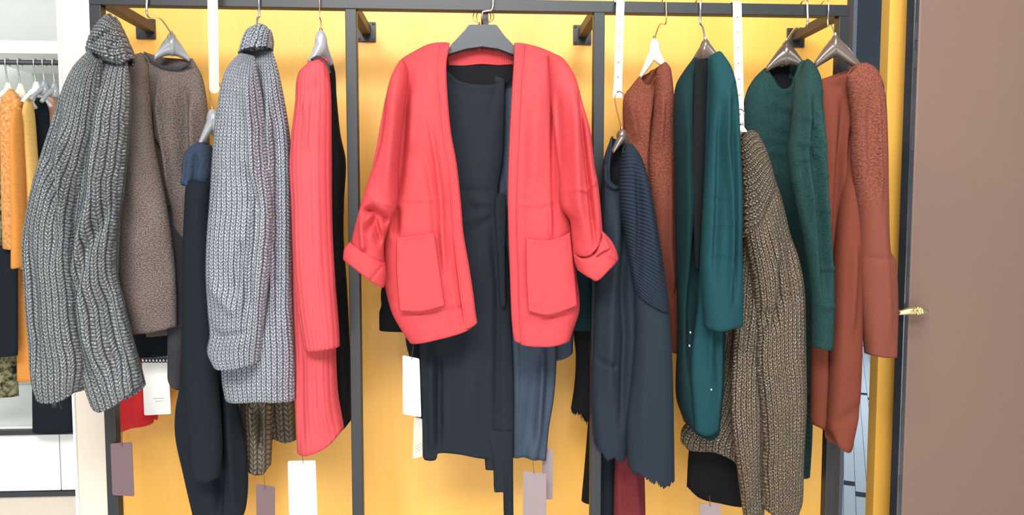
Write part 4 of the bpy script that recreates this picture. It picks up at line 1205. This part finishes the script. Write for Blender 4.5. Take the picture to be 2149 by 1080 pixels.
# ---- 10 rust boucle sweater
g10 = garment('boucle_sweater', 'rust red boucle sweater on the cream hanger, right of the white strap', 'sweater', 1370, 180, 0.02)
cloth('body', M['rust_tex'], g10, [(1343, 158), (1345, 170), (1352, 180), (1362, 180), (1371, 168), (1392, 132)], [(1392, 132), (1402, 300), (1412, 480), (1414, 640)], [(1330, 640), (1370, 650), (1414, 640)],
      [(1343, 158), (1325, 180), (1308, 206), (1310, 300), (1320, 450), (1330, 640)], back_top=[(1343, 158), (1352, 156), (1368, 148), (1392, 132)], Y=0.095, B=0.036, nu=50, nv=70, neck=(0.03, 0.6, 0.6), seed=121, wr=0.002,
      folds=[([(1380, 170), (1366, 260), (1360, 360)], 5, -0.014), ([(1316, 210), (1330, 300)], 8, 0.008)])
cloth('sleeve', M['rust_sleeve'], g10, [(1378, 150), (1392, 132), (1408, 146)], [(1408, 146), (1413, 200), (1418, 290), (1421, 402), (1422, 520), (1432, 548), (1436, 600), (1428, 680), (1420, 736)], [(1404, 735), (1412, 737), (1420, 736)],
      [(1378, 150), (1372, 240), (1362, 330), (1366, 404), (1374, 480), (1390, 580), (1400, 660), (1404, 735)],
      Y=0.045, B=0.03, nu=36, nv=110, seed=123, wr=0.003, t0=0.4, tband=0.04, folds=[([(1385, 200), (1378, 320)], 5, 0.006), ([(1400, 300), (1400, 520), (1415, 680)], 7, 0.005), ([(1424, 560), (1405, 640)], 5, -0.006)])
hanger('cream plastic hanger holding the rust boucle sweater', (1373, 104), (1343, 162), (1398, 142), M['hanger_cream'], M['rosegold'], Y=0.085, dl=0.015, dr=-0.02, nh=25, ah=15, th=0.010, nth=0.012, sag=0.0, hr=0.0014)

# ---- 11 teal coat
g11 = garment('teal_coat', 'dark teal coat with snap buttons and creased front edge, right of the rust boucle sweater', 'coat', 1480, 130, -0.02)
cloth('body', M['teal_dark'], g11, [(1455, 122), (1470, 120), (1496, 118)], [(1496, 118), (1512, 300), (1520, 600), (1518, 800), (1508, 900)], [(1436, 882), (1452, 900), (1480, 911), (1508, 900)],
      [(1455, 122), (1434, 150), (1420, 175), (1415, 210), (1417, 350), (1420, 550), (1423, 700), (1420, 830), (1436, 882)], Y=-0.05, B=0.045, nu=50, nv=100, seed=131, wr=0.003,
      folds=[([(1462, 140), (1466, 400), (1450, 600), (1440, 800)], 12, -0.03), ([(1430, 200), (1430, 600)], 10, 0.01)])
cloth('front_facing', M['teal'], g11, [(1486, 125), (1494, 114), (1510, 113)], [(1510, 113), (1515, 300), (1518, 600), (1516, 800), (1508, 902)], [(1458, 905), (1482, 910), (1508, 902)],
      [(1486, 125), (1480, 300), (1470, 500), (1464, 640), (1450, 760), (1458, 905)], Y=-0.095, B=0.016, nu=24, nv=90, seed=133, wr=0.002, t0=0.5, folds=[([(1496, 200), (1488, 500), (1485, 850)], 6, 0.006), ([(1505, 300), (1500, 600), (1505, 850)], 5, -0.006)])
cloth('sleeve', M['teal'], g11, [(1490, 118), (1505, 110), (1518, 118)], [(1518, 118), (1534, 146), (1546, 200), (1551, 290), (1556, 400), (1556, 520), (1559, 600), (1558, 680)], [(1478, 686), (1500, 690), (1530, 684), (1558, 680)],
      [(1490, 118), (1492, 200), (1484, 330), (1476, 450), (1472, 560), (1478, 686)], Y=-0.135, B=0.035, nu=44, nv=90, seed=135, wr=0.003, t0=0.4,
      folds=[([(1522, 180), (1530, 172), (1542, 172)], 3, 0.004), ([(1520, 180), (1512, 300), (1520, 400), (1522, 520), (1520, 640)], 6, 0.012), ([(1530, 200), (1535, 400), (1533, 640)], 6, -0.012), ([(1505, 200), (1500, 400), (1490, 600)], 7, -0.010),
             ([(1480, 420), (1525, 425)], 3, -0.003), ([(1478, 540), (1520, 542), (1556, 535)], 3, -0.004), ([(1482, 470), (1520, 468)], 3, 0.003)])
cloth('lining_shade', M['black'], g11, [(1458, 128), (1470, 124), (1486, 122)], [(1486, 122), (1482, 300), (1474, 460), (1466, 560)], [(1458, 560), (1462, 562), (1466, 560)], [(1458, 128), (1453, 300), (1455, 460), (1458, 560)],  # coat lining, its black also paints the shade between the front edges
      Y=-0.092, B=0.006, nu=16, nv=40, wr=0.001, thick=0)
for (x, y) in ((1449, 697), (1447, 725), (1493, 817)):
    bm = bmesh.new()
    bmesh.ops.create_uvsphere(bm, u_segments=12, v_segments=8, radius=0.0026, matrix=Matrix.Translation(P(x, y, -0.112)) @ Matrix.Diagonal((1, 0.5, 1, 1)))
    bm_obj('snap_button', bm, M['chrome'], g11, smooth=True)
hanger('gunmetal hanger with a bright edge, holding the dark teal coat', (1480, 108), (1453, 132), (1510, 126), M['hanger_dark'], M['chrome'], Y=-0.06, dl=0.02, dr=-0.03, nh=24, ah=15, th=0.010, nth=0.014, hr=0.0026)

# ---- 12 bronze chunky sweater
g12 = garment('chunky_sweater', 'bronze brown glittering chunky turtleneck sweater, hanging low right of the teal coat', 'sweater', 1580, 320, -0.08)
K3 = (0.0095, 0.0085, 0.0016)
cloth('body', M['gold_knit'], g12, [(1545, 320), (1565, 312), (1590, 320)], [(1590, 320), (1625, 500), (1640, 800), (1610, 985)], [(1428, 920), (1440, 938), (1490, 941), (1530, 958), (1560, 985), (1610, 985)],
      [(1545, 320), (1520, 500), (1505, 700), (1470, 850), (1432, 898), (1428, 920)], Y=0.03, B=0.03, nu=110, nv=140, stitch=K3, wr=0.003, seed=141, thick=0.003)
cloth('far_sleeve', M['gold_knit'], g12, [(1556, 400), (1575, 396), (1600, 410)], [(1600, 410), (1612, 600), (1608, 800), (1600, 950), (1602, 1110)], [(1565, 1110), (1585, 1114), (1602, 1110)],
      [(1556, 400), (1556, 560), (1545, 660), (1538, 760), (1535, 860), (1548, 980), (1565, 1110)], Y=-0.05, B=0.03, nu=60, nv=150, stitch=K3, wr=0.003, seed=143, thick=0.003,
      folds=[([(1575, 500), (1560, 640), (1565, 800)], 8, -0.008)])
cloth('sleeve', M['gold_knit'], g12, [(1556, 340), (1575, 300), (1602, 315)],
      [(1602, 315), (1622, 372), (1641, 430), (1655, 490), (1672, 538), (1684, 600), (1688, 700), (1689, 850), (1683, 960), (1680, 1045), (1672, 1068)],
      [(1602, 1066), (1625, 1072), (1650, 1068), (1672, 1068)],
      [(1556, 340), (1558, 460), (1576, 560), (1590, 680), (1588, 760), (1600, 880), (1602, 980), (1602, 1066)],
      Y=-0.09, B=0.045, nu=110, nv=180, stitch=K3, wr=0.003, seed=145, thick=0.003, t0=0.4,
      folds=[([(1615, 540), (1625, 620), (1608, 700)], 7, -0.014), ([(1600, 460), (1612, 540), (1618, 620)], 8, 0.01), ([(1640, 500), (1655, 650)], 10, -0.006), ([(1660, 700), (1662, 1000)], 12, 0.004), ([(1602, 640), (1590, 700)], 5, -0.01)])
cloth('turtleneck_collar', M['gold_rib'], g12, [(1552, 290), (1566, 275), (1580, 278), (1592, 292)], [(1592, 292), (1604, 320), (1618, 362), (1622, 384)], [(1558, 500), (1580, 484), (1598, 436), (1622, 384)], [(1552, 290), (1554, 380), (1558, 500)],
      Y=-0.095, bclose=0.3, B=0.05, nu=50, nv=60, stitch=(0.0125, 0.0085, 0.004), wr=0.002, swap=True, seed=147, thick=0.003, t0=0.4, tband=0.2)
hanger('white plastic hanger tip at the collar of the bronze chunky sweater', (1556, 272), (1550, 300), (1582, 305), M['hanger_white'], M['chrome'], Y=-0.06, dl=0.0, dr=-0.02, nh=9, ah=8, hook=(1554, 240), hr=0.0013)
g13 = garment('black_skirt', 'black skirt hem below the bronze chunky sweater', 'skirt', 1500, 900, 0.03)
cloth('body', M['black'], g13, [(1460, 860), (1500, 858), (1560, 862)], [(1560, 862), (1568, 980), (1562, 1062)], [(1441, 1020), (1465, 1040), (1510, 1050), (1562, 1062)], [(1460, 860), (1446, 940), (1441, 1020)], Y=0.09, B=0.02, nu=24, nv=40, seed=149, wr=0.002)
swing_tag('warm grey tag under the black skirt hem, near the bottom edge of the photo', [(1468, 1055), (1512, 1057), (1513, 1150), (1468, 1150)], M['grey_card'], 0.0, [(1489, 1040), (1490, 1050), (1490, 1061)])

# ---- 14 dark green cable sweater
g14 = garment('cable_sweater', 'dark green cable knit sweater, between the bronze chunky one and the last rust one', 'sweater', 1640, 160, 0.0)
cloth('body', M['green_cable'], g14, [(1605, 142), (1616, 165), (1632, 188), (1648, 186), (1662, 160), (1684, 128)], [(1684, 128), (1700, 400), (1706, 700), (1702, 900), (1696, 994)], [(1625, 985), (1660, 990), (1696, 994)],
      [(1605, 142), (1582, 165), (1566, 195), (1556, 265), (1566, 450), (1590, 700), (1625, 985)], back_top=[(1605, 142), (1630, 140), (1655, 138), (1684, 128)], Y=0.11, B=0.042, nu=60, nv=110, neck=(0.03, 0.8, 0.6), seed=151, wr=0.003,
      folds=[([(1602, 152), (1613, 176), (1631, 197), (1650, 195), (1667, 168)], 3, 0.003), ([(1575, 290), (1650, 300)], 4, 0.004), ([(1575, 350), (1640, 372)], 4, 0.004), ([(1580, 250), (1640, 262)], 3, 0.004), ([(1650, 400), (1655, 700)], 9, 0.008), ([(1665, 190), (1662, 300), (1660, 340), (1690, 500), (1705, 640)], 9, -0.022), ([(1610, 215), (1650, 230)], 4, 0.005), ([(1605, 235), (1655, 250)], 4, -0.004), ([(1605, 270), (1650, 275)], 4, 0.004), ([(1600, 320), (1640, 325)], 5, 0.004)])
cloth('neck_shade', M['black'], g14, [(1608, 143), (1632, 140), (1680, 132)], [(1680, 132), (1676, 160), (1670, 200)], [(1606, 200), (1635, 205), (1670, 200)], [(1608, 143), (1606, 170), (1606, 200)],  # black patch standing in for shade behind the green neckline
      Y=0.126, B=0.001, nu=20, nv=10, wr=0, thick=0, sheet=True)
cloth('sleeve', M['green_cable'], g14, [(1672, 160), (1688, 126), (1712, 138)], [(1712, 138), (1722, 165), (1726, 230), (1732, 320), (1735, 430), (1739, 520), (1746, 600), (1744, 726)], [(1708, 728), (1725, 730), (1744, 726)],
      [(1672, 160), (1664, 260), (1656, 330), (1672, 420), (1694, 520), (1707, 620), (1708, 728)], Y=-0.13, l0=0.09, B=0.030, nu=44, nv=100, seed=153, wr=0.003, t0=0.4,
      folds=[([(1700, 200), (1704, 330), (1716, 480), (1722, 640)], 7, -0.014), ([(1686, 180), (1678, 330), (1700, 480)], 7, 0.010), ([(1720, 220), (1726, 400), (1735, 600)], 7, 0.008),
             ([(1714, 190), (1728, 194)], 3, 0.006), ([(1716, 240), (1730, 246)], 3, 0.006), ([(1718, 300), (1734, 308)], 3, 0.006), ([(1718, 370), (1736, 374)], 3, 0.006), ([(1718, 440), (1738, 440)], 3, 0.006), ([(1714, 560), (1745, 558)], 3, 0.006), ([(1714, 640), (1745, 640)], 3, 0.006),
             ([(1664, 300), (1690, 310), (1708, 325)], 4, 0.006), ([(1668, 250), (1706, 262)], 4, 0.005), ([(1655, 345), (1675, 335)], 4, 0.005)])
cloth('hem_rib', M['green_rib'], g14, [(1650, 830), (1680, 828), (1701, 832)], [(1701, 832), (1700, 920), (1697, 997)], [(1650, 990), (1675, 996), (1697, 997)], [(1650, 830), (1648, 920), (1650, 990)], Y=0.068, B=0.008, nu=20, nv=40, wr=0.001, thick=0)
hanger('gunmetal hanger with a bright edge, in the neck of the dark green cable sweater', (1650, 112), (1608, 146), (1688, 138), M['hanger_dark'], M['chrome'], Y=0.09, dl=0.01, dr=-0.02, nh=27, ah=17, th=0.010, nth=0.015, hr=0.0026)

# ---- 15 last rust sweater
g15 = garment('boucle_sweater', 'rust red long sleeved sweater, last garment at the right end of the rail', 'sweater', 1790, 160, 0.0)
cloth('body', M['rust'], g15, [(1716, 168), (1745, 163), (1775, 154), (1800, 140)], [(1800, 140), (1812, 300), (1808, 500), (1800, 700), (1770, 915)], [(1702, 888), (1720, 895), (1745, 912), (1770, 915)],
      [(1716, 168), (1708, 300), (1704, 500), (1703, 700), (1702, 888)], back_top=[(1716, 165), (1745, 156), (1775, 146), (1800, 138)], Y=-0.05, B=0.030, nu=48, nv=90, seed=161, wr=0.003, neck=(0.0, 0.8, 0.5),
      folds=[([(1760, 200), (1752, 400), (1742, 600), (1740, 860)], 9, -0.02), ([(1738, 170), (1770, 172), (1790, 165)], 3, 0.004), ([(1780, 260), (1775, 400)], 8, -0.01)])
cloth('far_sleeve', M['rust'], g15, [(1778, 210), (1790, 206), (1804, 215)], [(1804, 215), (1806, 560), (1806, 720), (1800, 850), (1786, 925)], [(1738, 905), (1748, 930), (1768, 940), (1786, 925)],
      [(1778, 210), (1772, 330), (1758, 500), (1748, 640), (1744, 780), (1738, 905)], Y=-0.108, l0=0.08, l0r=0.45, B=0.032, nu=32, nv=70, seed=163, wr=0.003, t0=0.3, folds=[([(1745, 880), (1790, 850)], 8, -0.006), ([(1780, 500), (1770, 700)], 8, 0.006)])
cloth('sleeve', M['rust_sleeve'], g15, [(1778, 158), (1802, 134), (1830, 142), (1846, 162)], [(1846, 162), (1853, 200), (1856, 300), (1860, 425), (1863, 530), (1874, 546), (1880, 640), (1878, 746)], [(1818, 742), (1845, 745), (1878, 746)],
      [(1778, 158), (1790, 250), (1790, 340), (1800, 430), (1803, 520), (1806, 620), (1818, 742)],
      Y=-0.10, B=0.035, nu=44, nv=120, seed=165, wr=0.003, t0=0.4, tband=0.04, folds=[([(1828, 200), (1826, 320), (1830, 420)], 4, 0.006), ([(1812, 190), (1812, 420)], 8, -0.006), ([(1842, 185), (1850, 196)], 3, -0.004), ([(1806, 540), (1862, 538)], 3, -0.003), ([(1835, 440), (1850, 720)], 10, 0.004)])
hanger('dark rounded hanger with broad arms, at the right end of the rail', (1752, 97), (1710, 136), (1806, 142), M['hanger_dark'], M['chrome'], Y=-0.055, dl=0.01, dr=-0.02, nh=22, ah=20, th=0.012, nth=0.018, sag=0.2, hr=0.0016)

# ------------------------------------------------------------------ far rail on the left
YB = 0.62
far = thing('far_clothes_rail', 'thin dark rail on the far left wall, holding the yellow and orange clothes', 'clothes rail', P(60, 131, YB))
bm = bmesh.new()
a = P(-700, 127, YB); b = P(121, 133, YB); b.z = a.z = P(60, 131, YB).z
b.x = pxl + 0.02
add_tube(bm, [a, b], 0.0075, 12)
bm_obj('rail_tube', bm, M['blackedge'], far, smooth=True)
box('rail_bracket', (a.x + 0.05, YB, a.z - 0.008), (a.x + 0.066, 1.35, a.z + 0.008), M['blackedge'], far)
ZR = a.z


def far_hanger(label, px, mat, py=192):
    n = P(px, py, YB)
    T = thing('clothes_hanger', label, 'hanger', n)
    bm = bmesh.new()
    add_tube(bm, smooth_path([n + Vector((-0.014, -0.05, -0.04)), n + Vector((-0.008, -0.025, -0.015)), n + Vector((0, 0, 0)), n + Vector((0.008, 0.025, -0.015)), n + Vector((0.014, 0.05, -0.04))], 20),
             [0.006] * 6 + [0.007, 0.009, 0.010, 0.010, 0.010, 0.010, 0.009, 0.007] + [0.006] * 6, 10)
    add_tube(bm, [n + Vector((0, 0, -0.02)), n, n + Vector((0, 0, 0.012)), n + Vector((0, 0, 0.026))], [0.017, 0.015, 0.010, 0.006], 12)
    bm_obj('hanger_body', bm, mat, T, smooth=True)
    bm = bmesh.new()
    add_tube(bm, smooth_path([n + Vector((0, 0, 0.01)), Vector((n.x, YB - 0.008, ZR - 0.03)), Vector((n.x, YB - 0.0112, ZR)), Vector((n.x, YB - 0.008, ZR + 0.008)), Vector((n.x, YB, ZR + 0.0112)), Vector((n.x, YB + 0.008, ZR + 0.008)), Vector((n.x, YB + 0.0112, ZR)), Vector((n.x, YB + 0.011, ZR - 0.012))], 24), 0.0022, 6)
    bm_obj('hook', bm, M['chrome'], T, smooth=True)


def far_garment(name, label, cat, mat, rows, Y, B=0.06, sleeve=None, smat=None, lower=None, lmat=None, seed=200):
    (x0, x1, yt, yb, xb0, xb1) = rows
    T = garment(name, label, cat, (x0 + x1) / 2, yt, Y)
    xm_ = (x0 + x1) / 2
    cloth('body', mat, T, [(xm_ - 6, yt), (xm_, yt - 4), (xm_ + 6, yt)], [(xm_ + 6, yt), (x1 - 2, yt + 22), (x1, yt + 60), ((x1 + xb1) / 2, (yt + yb) / 2), (xb1, yb)], [(xb0, yb), ((xb0 + xb1) / 2, yb + 3), (xb1, yb)],
          [(xm_ - 6, yt), (x0 + 2, yt + 22), (x0, yt + 60), ((x0 + xb0) / 2, (yt + yb) / 2), (xb0, yb)], Y=Y, B=B, nu=20, nv=60, seed=seed, wr=0.004, t0=0.35)
    if sleeve:
        (a0, a1, s0, s1, b0, b1) = sleeve
        cloth('sleeve', smat or mat, T, [(a0 + 2, s0), ((a0 + a1) / 2, s0 - 3), (a1 - 2, s0)], [(a1 - 2, s0), (a1, s0 + 30), ((a1 + b1) / 2, (s0 + s1) / 2), (b1, s1)], [(b0, s1), ((b0 + b1) / 2, s1 + 2), (b1, s1)],
              [(a0 + 2, s0), (a0, s0 + 30), ((a0 + b0) / 2, (s0 + s1) / 2), (b0, s1)], Y=Y - 0.05, B=0.03, nu=14, nv=50, seed=seed + 1, wr=0.003, t0=0.4)
    if lower:
        (a0, a1, s0, s1, b0, b1) = lower
        cloth('lower_layer', lmat, T, [(a0, s0), ((a0 + a1) / 2, s0), (a1, s0)], [(a1, s0), ((a1 + b1) / 2, (s0 + s1) / 2), (b1, s1)], [(b0, s1), ((b0 + b1) / 2, s1 + 2), (b1, s1)],
              [(a0, s0), ((a0 + b0) / 2, (s0 + s1) / 2), (b0, s1)], Y=Y + 0.012, B=0.014, nu=14, nv=30, seed=seed + 2, wr=0.003)
    return T


far_garment('print_dress', 'dark floral print dress at the very left edge of the photo', 'dress', M['floral'], (-60, 8, 205, 830, -70, 40), YB + 0.05, 0.02, lower=None, seed=210)
far_garment('lace_dress', 'orange lace dress on the far rail, nearest the left edge of the photo', 'dress', M['orange_lace'], (2, 46, 190, 520, 8, 52), YB - 0.05, 0.025, sleeve=(28, 42, 230, 560, 30, 52), smat=M['orange_plain'],
            lower=(-20, 38, 515, 745, -20, 38), lmat=M['navy'], seed=220)
far_garment('mustard_dress', 'mustard yellow dress on the far rail with an orange lower half', 'dress', M['yellow_cloth'], (34, 66, 196, 560, 36, 80), YB + 0.01, 0.025, sleeve=(52, 68, 215, 470, 58, 84), lower=(34, 76, 545, 798, 36, 72), lmat=M['orange_plain'], seed=230)
far_garment('dark_dress', 'navy black dress on the far rail behind the grey turtleneck', 'dress', M['navy'], (64, 104, 206, 905, 68, 158), YB + 0.075, 0.02, seed=240)
far_garment('peach_blouse', 'peach blouse on the far rail, just left of the cream pillar', 'blouse', M['peach'], (84, 122, 200, 520, 90, 130), YB + 0.12, 0.018, seed=250)
far_garment('striped_top', 'cream top on the far rail, last one before the pillar', 'top', M['cream_cloth'], (108, 136, 206, 500, 110, 140), YB + 0.16, 0.015, seed=260)
far_hanger('white hanger of the orange lace dress on the far rail', 18, M['hanger_cream'], 192)
far_hanger('white hanger of the mustard dress on the far rail', 44, M['hanger_cream'], 194)
far_hanger('bright white broad hanger of the navy black dress on the far rail', 77, M['hanger_white'], 190)
far_hanger('grey hanger of the peach blouse on the far rail', 95, M['hanger_grey'], 186)
far_hanger('grey hanger next to the pillar on the far rail', 116, M['hanger_grey'], 190)

# repeats share a group
for o in list(C.objects):
    if o.parent is None and o.get('category') and not o.get('group'):
        c = o['category']
        if c == 'hanger':
            o['group'] = 'hangers on the far rail' if 'far rail' in o['label'] else 'hangers on the clothes rack'
        elif c == 'strap':
            o['group'] = 'hanging straps on the top rail'
        elif c == 'tag':
            o['group'] = 'tags below the garments'
        elif c == 'hook':
            o['group'] = 'thin hooks beside the middle hanger'
